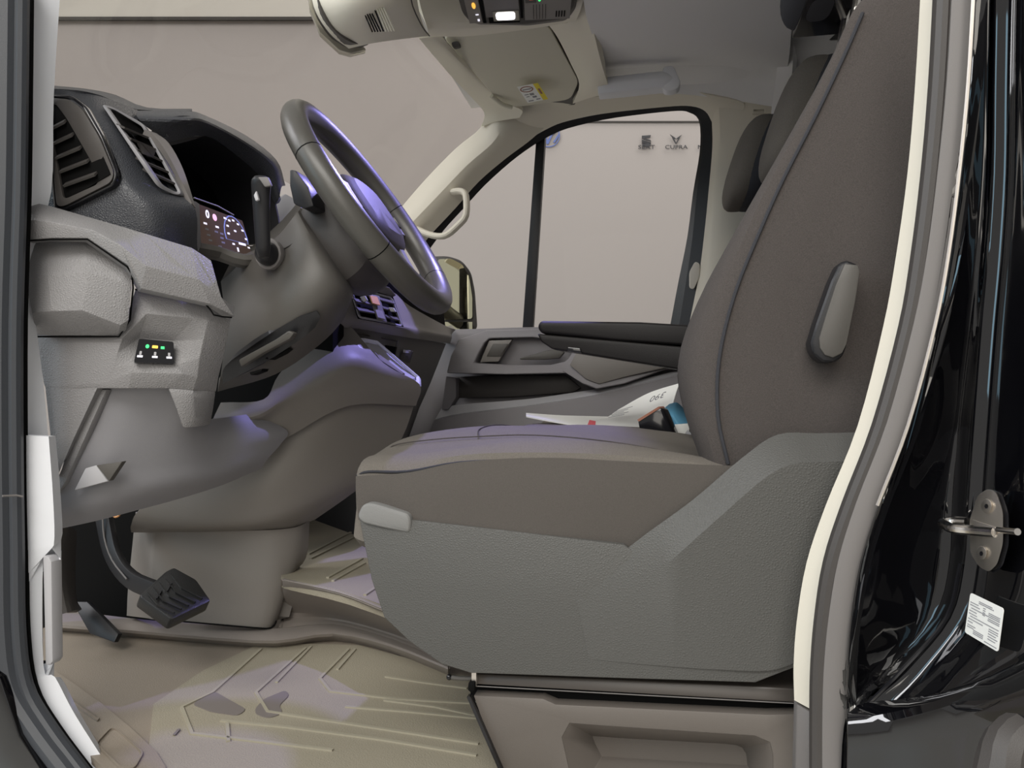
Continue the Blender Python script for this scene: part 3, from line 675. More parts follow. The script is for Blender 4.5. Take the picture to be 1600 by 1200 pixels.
rl = thing('reading_lamp_console', P(800, 20, 1.66), 'dark overhead console with a lit reading lamp and coloured indicators', 'lamp')
prism('console_plate', [P(700, -60, 1.50), P(722, 20, 1.60), P(736, 36, 1.63), P(820, 38, 1.66), P(880, 30, 1.66), P(897, 10, 1.63), P(905, -60, 1.5)], 'column', rl, off=(0, .05, .02), bevel=.003, r=.01)
f2 = Face(P(715, -45, 1.50), P(905, -60, 1.47), P(895, 30, 1.645), P(735, 36, 1.62), .004)
f2.tile('switch_strip', .0, .1, .13, .98, 'mid_plastic', rl, th=.004)
f2.oval('amber_light', .08, .62, .018, .06, 'amber_led', rl, l=.006)
f2.oval('white_mark', .06, .46, .012, .03, 'white_led', rl, l=.006); f2.oval('white_mark', .09, .46, .012, .03, 'white_led', rl, l=.006)
f2.tile('white_mark', .08, .79, .11, .81, 'white_led', rl, l=.006); f2.tile('white_mark', .09, .89, .11, .93, 'white_led', rl, l=.006)
f2.tile('slot', .14, .3, .17, .98, 'black', rl, l=.005)
f2.tile('centre_panel', .18, .0, .50, .86, 'rubber_light', rl, th=.004, l=.006)
f2.tile('lamp_recess', .2, .74, .50, .98, 'black', rl, l=.006)
f2.tile('lamp_lens', .25, .74, .50, .93, 'mirror_band', rl, l=.008)
lens = f2.tile('lamp_bulb', .28, .76, .46, .90, 'lamp', rl, th=.002, l=.0095, r=.006); lens['label'] = 'glowing white lamp lens'
f2.tile('slot', .51, .2, .535, .9, 'black', rl, l=.006)
f2.tile('speaker_panel', .55, .1, .97, .95, 'mid_plastic', rl, th=.004, l=.005)
f2.tile('red_button', .56, .3, .66, .62, 'column', rl, l=.006)
f2.tile('red_mark', .6, .5, .635, .56, 'red_led', rl, l=.0072)
f2.oval('green_light', .69, .56, .012, .035, 'green_led', rl, l=.0072)
for i in range(5): f2.tile('vent_rib', .63 + i * .028, .66, .635 + i * .028, .93, 'column', rl, l=.0062)
for i in range(4): f2.tile('microphone_slot', .84 + i * .025, .79, .85 + i * .025, .90, 'black', rl, l=.0065)

# ================================================================ DASHBOARD
db = thing('dashboard', P(230, 830, 1.15), 'two tone dashboard with dark grained top and light grey lower trim', 'dashboard')
patch('end_pad', [[P(60, 138, .95), P(95, 139, .97), P(122, 142, .99), P(160, 151, 1.03), P(215, 172, 1.12)],
                  [P(60, 190, .95), P(100, 180, .96), P(140, 190, .97), P(172, 205, .98), P(232, 225, 1.06)],
                  [P(60, 250, .95), P(120, 245, .96), P(172, 262, .965), P(205, 275, .98), P(280, 300, 1.05)],
                  [P(60, 300, .95), P(110, 300, .955), P(185, 300, .96), P(240, 320, .98), P(306, 330, 1.05)],
                  [P(60, 345, .95), P(130, 345, .955), P(190, 355, .965), P(250, 370, .99), P(308, 382, 1.07)],
                  [P(60, 380, .95), P(130, 390, .96), P(190, 400, .97), P(250, 405, 1.0), P(312, 412, 1.09)]], 'dark_pad', db, res=4, thick=.02)
patch('top_edge', [[P(70, 139, .96), P(120, 141, .985), P(160, 150, 1.03), P(215, 171, 1.12), P(300, 173, 1.3)], [P(60, 132, 1.1), P(130, 138, 1.12), P(180, 148, 1.16), P(230, 168, 1.22), P(300, 170, 1.4)]], 'dark_pad', db, res=3, thick=.02)
# vents
def vent(outer, inner, back, slats, par, m_frame, Yb, name='air_vent', knob=None, w=.010):
    v = prism(name, back, 'black', par, off=(0, .004, 0), bevel=0)
    ring('vent_frame', outer, inner, m_frame, v, off=(-.002, .012, 0), bevel=.0012, r=.008, r2=.005)
    for s in slats: bar('slat', V3(s[0]), V3(s[1]), w, .003, 'rubber', v, up=(.3, -.6, .75))
    if knob: prism('vent_knob', knob, 'rubber', v, off=(0, .006, 0), bevel=.001)
    return v
Yv = .945
vent([(72, 152, Yv), (108, 155, Yv), (128, 170, Yv), (155, 215, Yv), (178, 270, Yv + .005), (173, 285, Yv + .003), (100, 322, Yv - .003), (88, 322, Yv - .003)],
     [(72, 160, Yv), (88, 163, Yv), (104, 185, Yv), (130, 230, Yv), (155, 275, Yv + .005), (152, 288, Yv + .003), (104, 310, Yv - .003), (98, 308, Yv - .003)],
     [P(70, 150, Yv + .002), P(108, 158, Yv + .002), P(150, 215, Yv + .002), P(172, 272, Yv + .003), P(98, 318, Yv + .002), P(78, 260, Yv + .002)],
     [((76 + i * 6.3, 203 + i * 21.5, Yv - .001), (102 + i * 12, 189.5 + i * 20.5, Yv - .001)) for i in range(5)], db, 'rubber', Yv)
ring('vent_bezel', [P(70, 146, .95), P(112, 149, .95), P(133, 165, .95), P(160, 212, .95), P(184, 272, .955), P(178, 290, .95), P(98, 330, .945), P(84, 330, .945)],
     [P(70, 150, .948), P(109, 153, .948), P(130, 168, .948), P(157, 214, .948), P(180, 271, .953), P(175, 287, .948), P(99, 325, .943), P(87, 325, .943)], 'gloss_dark', db, off=(0, .01, 0), r=.008)
Yw = .99
vent([(158, 162, Yw + .01), (178, 168, 1.02), (222, 192, 1.05), (250, 240, 1.045), (284, 303, 1.04), (272, 304, 1.03), (246, 292, 1.0), (225, 262, .985)],
     [(165, 166, Yw + .01), (180, 172, 1.02), (221, 197, 1.05), (247, 243, 1.045), (278, 300, 1.04), (272, 299, 1.03), (248, 286, 1.0), (229, 258, .985)],
     [P(160, 163, 1.012), P(178, 169, 1.03), P(221, 194, 1.06), P(250, 242, 1.055), P(282, 302, 1.05), P(272, 303, 1.04), P(247, 290, 1.01), P(226, 260, .995)],
     [((188 + i * 10.5 - (2 if i > 2 else 0), 197 + i * 17.5, .995), (226 + i * 11, 213 + i * 18, 1.045)) for i in range(5)], db, 'smooth_plastic', Yw, w=.016,
     knob=[(214, 224, .985), (218, 222, .985), (240, 232, 1.02), (236, 244, 1.015), (222, 240, .99)])
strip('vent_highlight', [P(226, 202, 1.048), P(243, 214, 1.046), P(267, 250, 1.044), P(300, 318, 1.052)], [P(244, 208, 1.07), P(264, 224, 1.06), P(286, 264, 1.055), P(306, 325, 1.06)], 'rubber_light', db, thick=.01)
# instrument binnacle
bn = patch('instrument_hood', [[P(214, 173, 1.10), P(290, 173, 1.2), P(322, 181, 1.25), P(385, 212, 1.35), P(432, 250, 1.42), P(446, 290, 1.45)],
                               [P(214, 182, 1.06), P(292, 184, 1.12), P(325, 190, 1.18), P(384, 222, 1.3), P(428, 256, 1.38), P(440, 292, 1.42)],
                               [P(226, 196, 1.07), P(262, 200, 1.10), P(315, 200, 1.18), P(370, 228, 1.3), P(418, 268, 1.38), P(436, 310, 1.42)],
                               [P(250, 212, 1.10), P(262, 222, 1.12), P(320, 212, 1.22), P(366, 240, 1.32), P(410, 280, 1.40), P(430, 320, 1.43)]], 'dark_pad', db, res=4, thick=.012)
patch('hood_lining', [[P(*p) for p in ((250, 212, 1.10), (262, 222, 1.12), (320, 212, 1.22), (366, 240, 1.32), (410, 280, 1.40), (430, 320, 1.43), (440, 380, 1.42))], [P(*p) + Vector((-.14, 0, 0)) for p in ((250, 212, 1.10), (262, 222, 1.12), (320, 212, 1.22), (366, 240, 1.32), (410, 280, 1.40), (430, 320, 1.43), (440, 380, 1.42))]], 'dark_plastic', db, res=3, thick=.006)
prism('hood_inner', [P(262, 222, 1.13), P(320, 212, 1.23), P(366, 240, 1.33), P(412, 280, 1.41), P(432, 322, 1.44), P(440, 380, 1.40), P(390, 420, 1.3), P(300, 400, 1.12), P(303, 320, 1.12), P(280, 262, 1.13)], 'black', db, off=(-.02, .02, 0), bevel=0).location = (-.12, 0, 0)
prism('cluster_side', [P(300, 312, 1.065), P(306, 316, 1.075), P(309, 386, 1.085), P(304, 386, 1.07)], 'smooth_plastic', db, off=(0, .01, 0), bevel=.001)
fs = Face(P(302, 316, 1.09), P(378, 345, 1.22), P(394, 402, 1.2), P(306, 384, 1.09), .001)
scn = fs.tile('instrument_screen', 0, 0, 1, 1, 'screen', db, th=.004, r=.003); scn['label'] = 'lit digital instrument screen'
xd, yd = fs.dirs()
def scr(n_, u0, v0, u1, v1, m='white_led'): fs.tile(n_, u0, v0, u1, v1, m, scn, th=.0003, l=.0016)
ring('dial_zero', [fs.at(.24 + .035 * math.cos(t * .5236), .17 + .10 * math.sin(t * .5236), .0016) for t in range(12)], [fs.at(.24 + .014 * math.cos(t * .5236), .17 + .06 * math.sin(t * .5236), .0016) for t in range(12)], 'white_led', scn, off=-fs.n * .0003, bevel=0)
fs.oval('speed_sign', .38, .19, .04, .085, 'pink_led', scn, l=.0016)
ring('dial_rim', [fs.at(.76 + .235 * math.cos(t * .3142), .50 + .52 * math.sin(t * .3142), .0016) for t in range(9, 22)] , [fs.at(.76 + .215 * math.cos(t * .3142), .50 + .49 * math.sin(t * .3142), .0016) for t in range(9, 22)], 'screen_ring', scn, off=-fs.n * .0003, bevel=0)
for (u, v) in ((.18, .42), (.2, .55), (.4, .42), (.37, .55), (.47, .56), (.22, .68), (.24, .8), (.46, .67), (.47, .78), (.4, .9), (.6, .12)): scr('readout', u - .03, v - .025, u + .03, v + .02, 'ink' if v > .5 else 'white_led')
for (u, v) in ((.62, .30), (.68, .14), (.77, .1), (.86, .16), (.93, .3), (.96, .52), (.97, .75), (.61, .5), (.67, .75), (.76, .38)): scr('dial_number', u - .022, v - .025, u + .022, v + .02)
scr('readout', .78, .66, .92, .72); scr('needle', .72, .82, .75, .93)
tube('screen_top_edge', [P(303, 309, 1.10), P(340, 322, 1.16), P(365, 336, 1.2)], .0012, 'mid_plastic', db)
sweep('cluster_lower_edge', [P(300, 388, 1.09), P(340, 396, 1.14), P(380, 408, 1.16), P(400, 402, 1.18)], circ(.016, .012, 8), 'column', db, res=3)

# light grey driver-side ledge and storage bin
L = [P(17, 309, .905), P(80, 323, .93), P(150, 340, .95), P(240, 366, 1.0), P(300, 386, 1.04), P(322, 400, 1.05)]
LT = [(17, 308, .905), (80, 322, .93), (143, 340, .95), (185, 352, .955), (225, 364, .962), (300, 387, .995), (330, 407, 1.01)]
LK = [(15, 340, .892), (80, 347, .902), (146, 360, .914), (190, 384, .925), (228, 416, .938), (310, 437, .985), (346, 464, 1.01)]
LB = [(14, 378, .897), (80, 372, .905), (137, 372, .915), (200, 414, .93), (221, 451, .945), (328, 475, 1.0), (366, 494, 1.035)]
LU = [(24, 382, .925), (80, 378, .93), (134, 379, .935), (195, 421, .95), (216, 456, .965), (326, 480, 1.015), (356, 500, 1.05)]
patch('ledge', [LT, LK, LB, LU], 'light_plastic', db, res=1, thick=.02, bevel=.003, seg=3, sharp=12)
patch('storage_bin', [[P(26, 378, .93), P(70, 376, .932), P(132, 377, .94), P(196, 418, .952), P(204, 424, .956)],
                      [P(38, 430, .918), P(75, 430, .914), P(138, 425, .925), P(190, 440, .945), P(205, 446, .952)],
                      [P(50, 489, .91), P(80, 486, .908), P(128, 485, .918), P(188, 508, .945), P(201, 500, .952)],
                      [P(57, 524, .945), P(90, 524, .945), P(140, 524, .95), P(184, 525, .96), P(197, 516, .962)]], 'light_plastic', db, res=1, thick=.02, bevel=.004, seg=3, sharp=8)
sweep('bin_gap', [P(26, 384, .903), P(30, 377, .899), P(80, 374, .907), P(137, 374, .917), P(199, 417, .932), P(206, 428, .945), P(208, 450, .952), P(203, 500, .962), P(186, 526, .958), P(57, 526, .944)], circ(.0013, n=6), 'black', db, res=1, up=(0, 1, 0))
patch('side_panel', [[P(54, 515, .955), P(130, 515, .96), P(196, 500, .968), P(212, 450, .975), P(268, 458, 1.0), P(318, 470, 1.03), P(362, 492, 1.055)],
                     [P(57, 535, .955), P(130, 535, .96), P(190, 528, .966), P(229, 490, .975), P(302, 497, 1.008), P(325, 500, 1.022), P(358, 512, 1.055)],
                     [P(60, 550, .955), P(130, 550, .96), P(184, 550, .965), P(217, 528, .994), P(271, 533, 1.02), P(318, 530, 1.022), P(355, 530, 1.06)],
                     [P(64, 575, .955), P(130, 575, .96), P(178, 575, .965), P(209, 568, .975), P(273, 570, 1.006), P(312, 560, 1.024), P(350, 556, 1.065)],
                     [P(68, 600, .955), P(125, 600, .96), P(165, 598, .965), P(205, 582, .972), P(285, 584, 1.008), P(308, 590, 1.026), P(342, 588, 1.07)],
                     [P(71, 607, .955), P(118, 607, .96), P(152, 607, .965), P(200, 607, .975), P(262, 607, 1.006), P(302, 610, 1.028), P(338, 612, 1.075)]], 'light_plastic', db, res=1, thick=.015, bevel=.003, seg=3, sharp=8)
patch('panel_wing', [[P(71, 606, .955), P(115, 606, .96), P(152, 606, .965)], [P(80, 690, .955), P(98, 685, .957), P(114, 688, .961)], [P(87, 744, .955), P(89, 744, .956), P(91, 742, .957)]], 'light_plastic', db, res=2, thick=.015)
patch('panel_tab', [[P(262, 606, 1.006), P(302, 609, 1.028), P(338, 611, 1.075)], [P(271, 628, 1.012), P(303, 635, 1.03), P(334, 640, 1.08)], [P(286, 669, 1.03), P(306, 668, 1.045), P(329, 664, 1.085)]], 'light_plastic', db, res=2, thick=.015, bevel=.003)
tube('ledge_shadow_gap', [P(211, 452, .963), P(270, 464, .99), P(320, 474, 1.008), P(334, 492, 1.01), P(362, 496, 1.035)], .0012, 'black', db, res=2)
fb = Face(P(217, 530, .980), P(271, 535, 1.008), P(272, 569, 1.0), P(209, 567, .969), .003)
bt = fb.tile('button_panel', 0, 0, 1, 1, 'gloss_dark', db, th=.006, r=.003); bt['label'] = 'black light switch panel with green and amber symbols'
fb.oval('indicator', .27, .3, .05, .085, 'green_led', bt, l=.0036); i_ = fb.tile('indicator', .40, .24, .56, .36, 'amber_led', bt, l=.0036, r=.001); i_['label'] = 'amber indicator'
fb.tile('indicator', .64, .26, .74, .37, 'green_led', bt, l=.0036)
for u in (.12, .5, .87):
    fb.tile('symbol', u - .03, .52, u + .03, .68, 'sill_grey', bt, l=.0036, r=.001); fb.tile('symbol', u - .07, .7, u + .07, .78, 'white_led', bt, l=.0036)
patch('lower_cover', [[P(150, 602, .985), P(205, 602, 1.0), P(262, 602, 1.03), P(290, 655, 1.065), P(330, 655, 1.13), P(395, 646, 1.24)],
                      [P(118, 668, .978), P(180, 668, .998), P(240, 668, 1.035), P(285, 685, 1.075), P(345, 690, 1.15), P(448, 672, 1.285)],
                      [P(96, 735, .972), P(160, 733, .99), P(220, 728, 1.03), P(285, 725, 1.085), P(350, 718, 1.16), P(440, 692, 1.28)],
                      [P(86, 795, .97), P(150, 782, .99), P(215, 768, 1.03), P(285, 754, 1.09), P(345, 742, 1.16), P(420, 715, 1.262)],
                      [P(85, 828, .99), P(150, 814, 1.01), P(215, 797, 1.06), P(285, 778, 1.12), P(350, 757, 1.19), P(408, 732, 1.26)]], 'smooth_plastic', db, res=4, rc=3, thick=.02)  # bluish light on this side put into the cooler plastic tone
prism('cover_edge_strip', [P(153, 609, .977), P(166, 609, .979), P(100, 757, .966), P(88, 772, .966), P(90, 746, .966)], 'light_plastic', db, off=(0, .012, 0), bevel=.001)
prism('pull_notch', [P(133, 732, .966), P(150, 727, .971), P(168, 752, .975), P(116, 766, .962)], 'sill_grey', db, off=(0, .01, 0), bevel=.001)  # lit and shaded sides of the dent given as two greys
prism('pull_notch', [P(150, 727, .971), P(191, 721, .985), P(170, 752, .976)], 'column', db, off=(0, .01, 0), bevel=.001)

# centre of the dash
patch('centre_ledge', [[P(500, 440, 1.36), P(560, 442, 1.46), P(612, 455, 1.56), P(640, 478, 1.75), P(694, 508, 2.2), P(712, 515, 2.34)],
                       [P(510, 460, 1.34), P(570, 478, 1.44), P(625, 500, 1.55), P(650, 508, 1.75), P(699, 520, 2.2), P(706, 522, 2.34)],
                       [P(520, 490, 1.34), P(562, 498, 1.42), P(628, 512, 1.53), P(655, 517, 1.75), P(701, 526, 2.2), P(706, 528, 2.34)],
                       [P(525, 512, 1.37), P(562, 514, 1.44), P(622, 525, 1.55), P(655, 530, 1.77), P(698, 536, 2.22), P(703, 537, 2.36)]], 'mid_plastic', db, res=4, thick=.02)
v3 = vent([(545, 449, 1.40), (578, 455, 1.44), (612, 464, 1.49), (629, 510, 1.50), (600, 504, 1.45), (560, 497, 1.39)], [(549, 453, 1.40), (578, 459, 1.44), (610, 467, 1.49), (625, 507, 1.50), (600, 501, 1.45), (562, 494, 1.39)],
          [P(544, 448, 1.41), P(613, 463, 1.5), P(630, 511, 1.51), P(559, 498, 1.40)],
          [((550 + i * 4, 455 + i * 14, 1.39 - .003 * i), (575 + i * 5, 461 + i * 13.5, 1.425)) for i in range(3)] + [((592 + i * 5, 467 + i * 13.5, 1.45), (614 + i * 4, 473 + i * 13, 1.485)) for i in range(3)], db, 'smooth_plastic', 1.4, name='centre_vent', w=.012)
prism('hazard_column', [P(575, 459, 1.425), P(591, 462, 1.445), P(603, 503, 1.44), P(589, 500, 1.42)], 'rubber_light', v3, off=(0, .008, 0), bevel=.001)
for i, (x, y, m_) in enumerate(((577, 462, 'orange'), (585, 484, 'mid_plastic'))):
    f = Face(P(x + 1, y, 1.422), P(x + 12, y + 2, 1.438), P(x + 17, y + 15, 1.436), P(x + 5, y + 12, 1.418), .001); f.tile('button', 0, 0, 1, 1, m_, v3, th=.003, r=.002)
prism('vent_knob', [P(562, 464, 1.40), P(570, 462, 1.40), P(574, 469, 1.405), P(568, 472, 1.4)], 'sill_grey', v3, off=(0, .006, 0), bevel=.001)
prism('vent_knob', [P(607, 480, 1.46), P(615, 481, 1.46), P(618, 487, 1.46), P(610, 487, 1.46)], 'sill_grey', v3, off=(0, .006, 0), bevel=.001)
prism('radio_hood', [P(566, 446, 1.44), P(585, 442, 1.44), P(609, 449, 1.48), P(620, 461, 1.5), P(612, 465, 1.5), P(590, 456, 1.46)], 'rubber_light', db, off=(-.02, .03, 0), bevel=.003)
patch('glovebox_door', [[P(528, 508, 1.42), P(560, 512, 1.48), P(622, 524, 1.6), P(697, 537, 2.26)], [P(528, 560, 1.44), P(560, 580, 1.5), P(618, 590, 1.62), P(672, 600, 2.26)], [P(528, 640, 1.46), P(560, 660, 1.52), P(610, 665, 1.64), P(640, 680, 2.26)], [P(528, 740, 1.5), P(560, 760, 1.56), P(600, 770, 1.7), P(628, 780, 2.26)]], 'rubber_light', db, res=2, thick=.02)
ring('glovebox_recess', [P(543, 517, 1.44), P(622, 532, 1.58), P(617, 562, 1.58), P(560, 545, 1.46)], [P(546, 520, 1.44), P(619, 534, 1.58), P(614, 559, 1.58), P(562, 542, 1.46)], 'column', db, off=(0, .01, 0))
prism('recess_slot', [P(601, 539, 1.55), P(618, 542, 1.57), P(615, 554, 1.57), P(604, 549, 1.55)], 'black', db, off=(0, .01, 0), bevel=0)
prism('latch_handle', [P(629, 546, 1.64), P(642, 548, 1.68), P(636, 568, 1.68), P(625, 562, 1.63)], 'hub', db, off=(0, .02, 0)); prism('latch_lip', [P(630, 546, 1.635), P(641, 548, 1.67), P(639, 552, 1.67), P(630, 551, 1.635)], 'sill_grey', db, off=(0, .006, 0))
cs = patch('console_upper', [[P(345, 629, 1.23), P(412, 624, 1.25), P(436, 585, 1.29), P(488, 528, 1.36), P(544, 505, 1.41)],
                             [P(331, 660, 1.20), P(405, 648, 1.23), P(460, 610, 1.28), P(545, 560, 1.34), P(600, 568, 1.42)],
                             [P(330, 680, 1.22), P(400, 668, 1.25), P(470, 630, 1.29), P(550, 600, 1.35), P(655, 600, 1.48)],
                             [P(330, 700, 1.24), P(400, 706, 1.26), P(455, 680, 1.30), P(545, 634, 1.36), P(650, 634, 1.50)]], 'mid_plastic', db, res=5, thick=.02)  # same plastic as lower_cover, its shade put into the browner tone
patch('console_lower', [[P(330, 690, 1.27), P(400, 690, 1.28), P(455, 670, 1.32), P(545, 628, 1.38), P(648, 630, 1.515)],
                        [P(290, 750, 1.26), P(380, 745, 1.28), P(445, 735, 1.31), P(530, 700, 1.38), P(630, 680, 1.50)],
                        [P(220, 795, 1.25), P(330, 796, 1.27), P(420, 790, 1.31), P(500, 765, 1.37), P(596, 735, 1.48)],
                        [P(205, 820, 1.27), P(310, 824, 1.28), P(395, 820, 1.31), P(465, 805, 1.36), P(545, 775, 1.46)],
                        [P(205, 832, 1.32), P(310, 832, 1.33), P(400, 829, 1.35), P(458, 824, 1.39), P(492, 812, 1.46)]], 'mid_plastic', db, res=5, thick=.02)
patch('console_foot', [[P(212, 800, 1.36), P(235, 825, 1.33), P(258, 829, 1.315), P(400, 829, 1.345), P(462, 824, 1.39), P(484, 812, 1.43)],
                       [P(206, 860, 1.36), P(232, 870, 1.33), P(255, 872, 1.315), P(395, 880, 1.345), P(452, 880, 1.38), P(478, 872, 1.43)],
                       [P(200, 920, 1.36), P(230, 930, 1.33), P(252, 935, 1.315), P(392, 950, 1.345), P(440, 940, 1.38), P(450, 905, 1.43)],
                       [P(198, 962, 1.36), P(230, 966, 1.33), P(252, 969, 1.315), P(385, 980, 1.345), P(425, 982, 1.375), P(436, 962, 1.43)]], 'mid_plastic', db, res=4, thick=.02)
tube('console_foot_edge', [P(250, 968, 1.312), P(330, 975, 1.33), P(400, 981, 1.345), P(424, 981, 1.368), P(432, 970, 1.38)], .0015, 'black', db, res=2)

ct_ = ring('cup_tray_rim', [P(544, 527, 1.40), P(570, 528, 1.44), P(590, 532, 1.47), P(655, 588, 1.55), P(656, 600, 1.52), P(640, 598, 1.46), P(600, 575, 1.42), P(560, 544, 1.39)],
            [P(550, 530, 1.40), P(572, 531, 1.44), P(588, 535, 1.47), P(650, 590, 1.545), P(650, 594, 1.52), P(640, 592, 1.465), P(602, 570, 1.425), P(564, 542, 1.395)], 'pillar_grey', db, off=(0, .012, -.006), bevel=.002)
prism('cup_tray', [P(549, 529, 1.42), P(588, 534, 1.49), P(651, 589, 1.56), P(640, 594, 1.48), P(563, 543, 1.41)], 'sill_grey', db, off=(0, .01, -.01), bevel=0)
prism('cup_well', [P(584, 548, 1.435), P(592, 553, 1.45), P(632, 583, 1.475), P(628, 584, 1.465), P(594, 562, 1.43)], 'mid_plastic', db, off=(0, .004, -.003), bevel=0)
prism('cavity_shade', [P(300, 392, 1.34), P(445, 380, 1.34), P(520, 420, 1.34), P(520, 560, 1.34), P(440, 660, 1.34), P(300, 680, 1.34)], 'black', db, off=(0, .05, 0), bevel=0)  # flat black slab in place of the shade inside the opening
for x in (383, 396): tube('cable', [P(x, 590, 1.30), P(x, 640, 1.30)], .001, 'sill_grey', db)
prism('footwell_wall', [P(60, 780, 1.42), P(260, 780, 1.42), P(260, 985, 1.42), P(60, 985, 1.42)], 'black', db, off=(-.05, .05, 0), bevel=0)  # black backing in place of the shade behind the pedals
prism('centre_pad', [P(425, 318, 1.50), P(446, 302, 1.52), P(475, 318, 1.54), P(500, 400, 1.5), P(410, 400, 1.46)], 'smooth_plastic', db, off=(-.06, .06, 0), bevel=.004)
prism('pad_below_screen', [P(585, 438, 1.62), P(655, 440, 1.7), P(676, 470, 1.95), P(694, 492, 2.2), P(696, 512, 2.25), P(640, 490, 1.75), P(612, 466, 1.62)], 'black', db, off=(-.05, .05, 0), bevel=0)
patch('footwell_lining', [[P(80, 815, 1.2), P(104, 820, 1.22), P(120, 830, 1.28)], [P(80, 880, 1.2), P(98, 885, 1.22), P(118, 890, 1.28)], [P(80, 930, 1.2), P(105, 930, 1.22), P(120, 935, 1.28)], [P(80, 965, 1.2), P(112, 955, 1.22), P(128, 952, 1.28)]], 'rubber', db, res=4, thick=.01)
tube('loose_wire', [P(172, 800, 1.22), P(180, 808, 1.22), P(188, 803, 1.22), P(178, 800, 1.23)], .0018, 'orange', db, res=3)

# ================================================================ STEERING COLUMN AND WHEEL
sc_ = thing('steering_column', P(440, 600, 1.2), 'dark grey steering column shroud with an indicator stalk', 'steering column')
patch('shroud_side', [[P(345, 440, 1.22), P(385, 405, 1.17), P(430, 372, 1.13), P(462, 335, 1.12), P(470, 325, 1.15)],
                      [P(352, 500, 1.16), P(400, 470, 1.10), P(450, 425, 1.08), P(488, 385, 1.09), P(500, 370, 1.13)],
                      [P(350, 545, 1.15), P(410, 520, 1.09), P(470, 470, 1.07), P(520, 430, 1.09), P(532, 420, 1.14)],
                      [P(344, 590, 1.17), P(420, 560, 1.12), P(490, 510, 1.10), P(540, 466, 1.12), P(552, 452, 1.16)],
                      [P(340, 612, 1.22), P(430, 585, 1.18), P(500, 538, 1.17), P(536, 500, 1.19), P(545, 480, 1.22)]], 'column', sc_, res=5, thick=.015)
patch('shroud_top', [[P(345, 440, 1.22), P(385, 405, 1.17), P(430, 372, 1.13), P(470, 325, 1.13)], [P(360, 410, 1.34), P(400, 380, 1.34), P(440, 345, 1.33), P(470, 310, 1.3)]], 'column', sc_, res=2, thick=.01)
patch('adjuster_recess', [[P(400, 536, 1.088), P(440, 510, 1.078), P(470, 495, 1.073), P(495, 486, 1.08)], [P(352, 572, 1.13), P(440, 528, 1.085), P(478, 505, 1.08), P(500, 496, 1.085)], [P(348, 600, 1.15), P(420, 562, 1.10), P(470, 530, 1.09), P(492, 512, 1.09)]], 'dark_plastic', sc_, res=4, thick=.006)
prism('adjuster_lever', [P(372, 562, 1.09), P(430, 530, 1.068), P(450, 516, 1.062), P(460, 520, 1.062), P(452, 530, 1.065), P(410, 552, 1.08), P(376, 574, 1.095)], 'column', sc_, off=(0, .015, 0), bevel=.003)
for q in ([(414, 560), (430, 550), (449, 545), (440, 552), (420, 562)], [(390, 582), (410, 576), (408, 580), (392, 586)]): prism('shroud_slot', [P(x, y, 1.10) for x, y in q], 'black', sc_, off=(0, .02, 0), bevel=0)
tube('shroud_seam', [P(438, 392, 1.105), P(452, 384, 1.10), P(465, 376, 1.10)], .0009, 'hub', sc_)
stk = loft('indicator_stalk', [[Vector(P(x, y, Y)) + Vector((r * math.cos(i * math.pi / 4), r * .8 * math.sin(i * math.pi / 4), 0)) for i in range(8)] for x, y, Y, r in ((412, 402, 1.04, .008), (411, 385, 1.03, .011), (409, 340, 1.02, .012), (408, 305, 1.015, .0135), (408, 284, 1.01, .0145), (407, 276, 1.01, .009))], 'dark_plastic', sc_, res=3, ring_res=2)
ring('stalk_socket', [P(418 + 21 * math.cos(t * .4488), 396 + 25 * math.sin(t * .4488), 1.085) for t in range(14)], [P(419 + 15 * math.cos(t * .4488), 397 + 18 * math.sin(t * .4488), 1.085) for t in range(14)], 'rubber_light', sc_, off=(0, .015, 0), bevel=.002)
blob('stalk_boot', P(419, 397, 1.085), (.034, .05, .036), 'dark_plastic', sc_, e=2.2)
prism('stalk_tip', [P(402, 276, .998), P(418, 276, .998), P(424, 290, .998), P(413, 292, .998)], 'rubber_light', stk, off=(0, .006, 0), bevel=.002)
prism('stalk_ring', [P(396, 305, .995), P(400, 298, .995), P(404, 312, .995), P(399, 314, .995)], 'sill_grey', stk, off=(0, .005, 0), bevel=.001)

C0 = P(582, 328, 1.2)
d_ = Vector((.563, 0, -.826)).normalized(); n_ = Vector((.826, 0, .563)).normalized(); u_ = (Vector((0, 1, 0)) - n_ * .02).normalized()
n_ = d_.cross(u_).normalized()
if n_.x < 0: n_ = -n_
def W(a, b, c): return C0 + u_ * a + d_ * b + n_ * c
R = .187
sw_ = thing('steering_wheel', W(0, 0, 0), 'dark leather steering wheel tilted before the instrument panel', 'steering wheel')
rp_ = [W(-R * math.cos(t), R * math.sin(t), 0) for t in [2 * math.pi * i / 64 for i in range(64)]]
sweep('rim', rp_, circ(.0195, .0205, 16), 'leather', sw_, closed=True, up=n_)
for t in (math.radians(38), math.radians(142), math.radians(-15), math.radians(195)):
    c0 = W(-R * math.cos(t), R * math.sin(t), 0); tg = (u_ * math.sin(t) + d_ * math.cos(t)).normalized()
    sweep('rim_seam', [c0 - tg * .0008, c0 + tg * .0008], circ(.0197, .0207, 16), 'black', sw_, up=n_)
blob_pts = []
def wsec(ra, b0, b1, c):
    pts = []
    for i in range(12):
        t = 2 * math.pi * i / 12; cs_, sn = math.cos(t), math.sin(t)
        x = math.copysign(abs(cs_) ** .6, cs_) * ra; y = math.copysign(abs(sn) ** .6, sn)
        pts.append(W(x, (b0 + b1) / 2 + y * (b1 - b0) / 2, c))
    return pts
loft('airbag_cover', [wsec(.06, -.045, .05, -.03), wsec(.078, -.062, .075, -.015), wsec(.078, -.062, .075, .0), wsec(.06, -.048, .055, .012)], 'hub', sw_, res=3, ring_res=2)
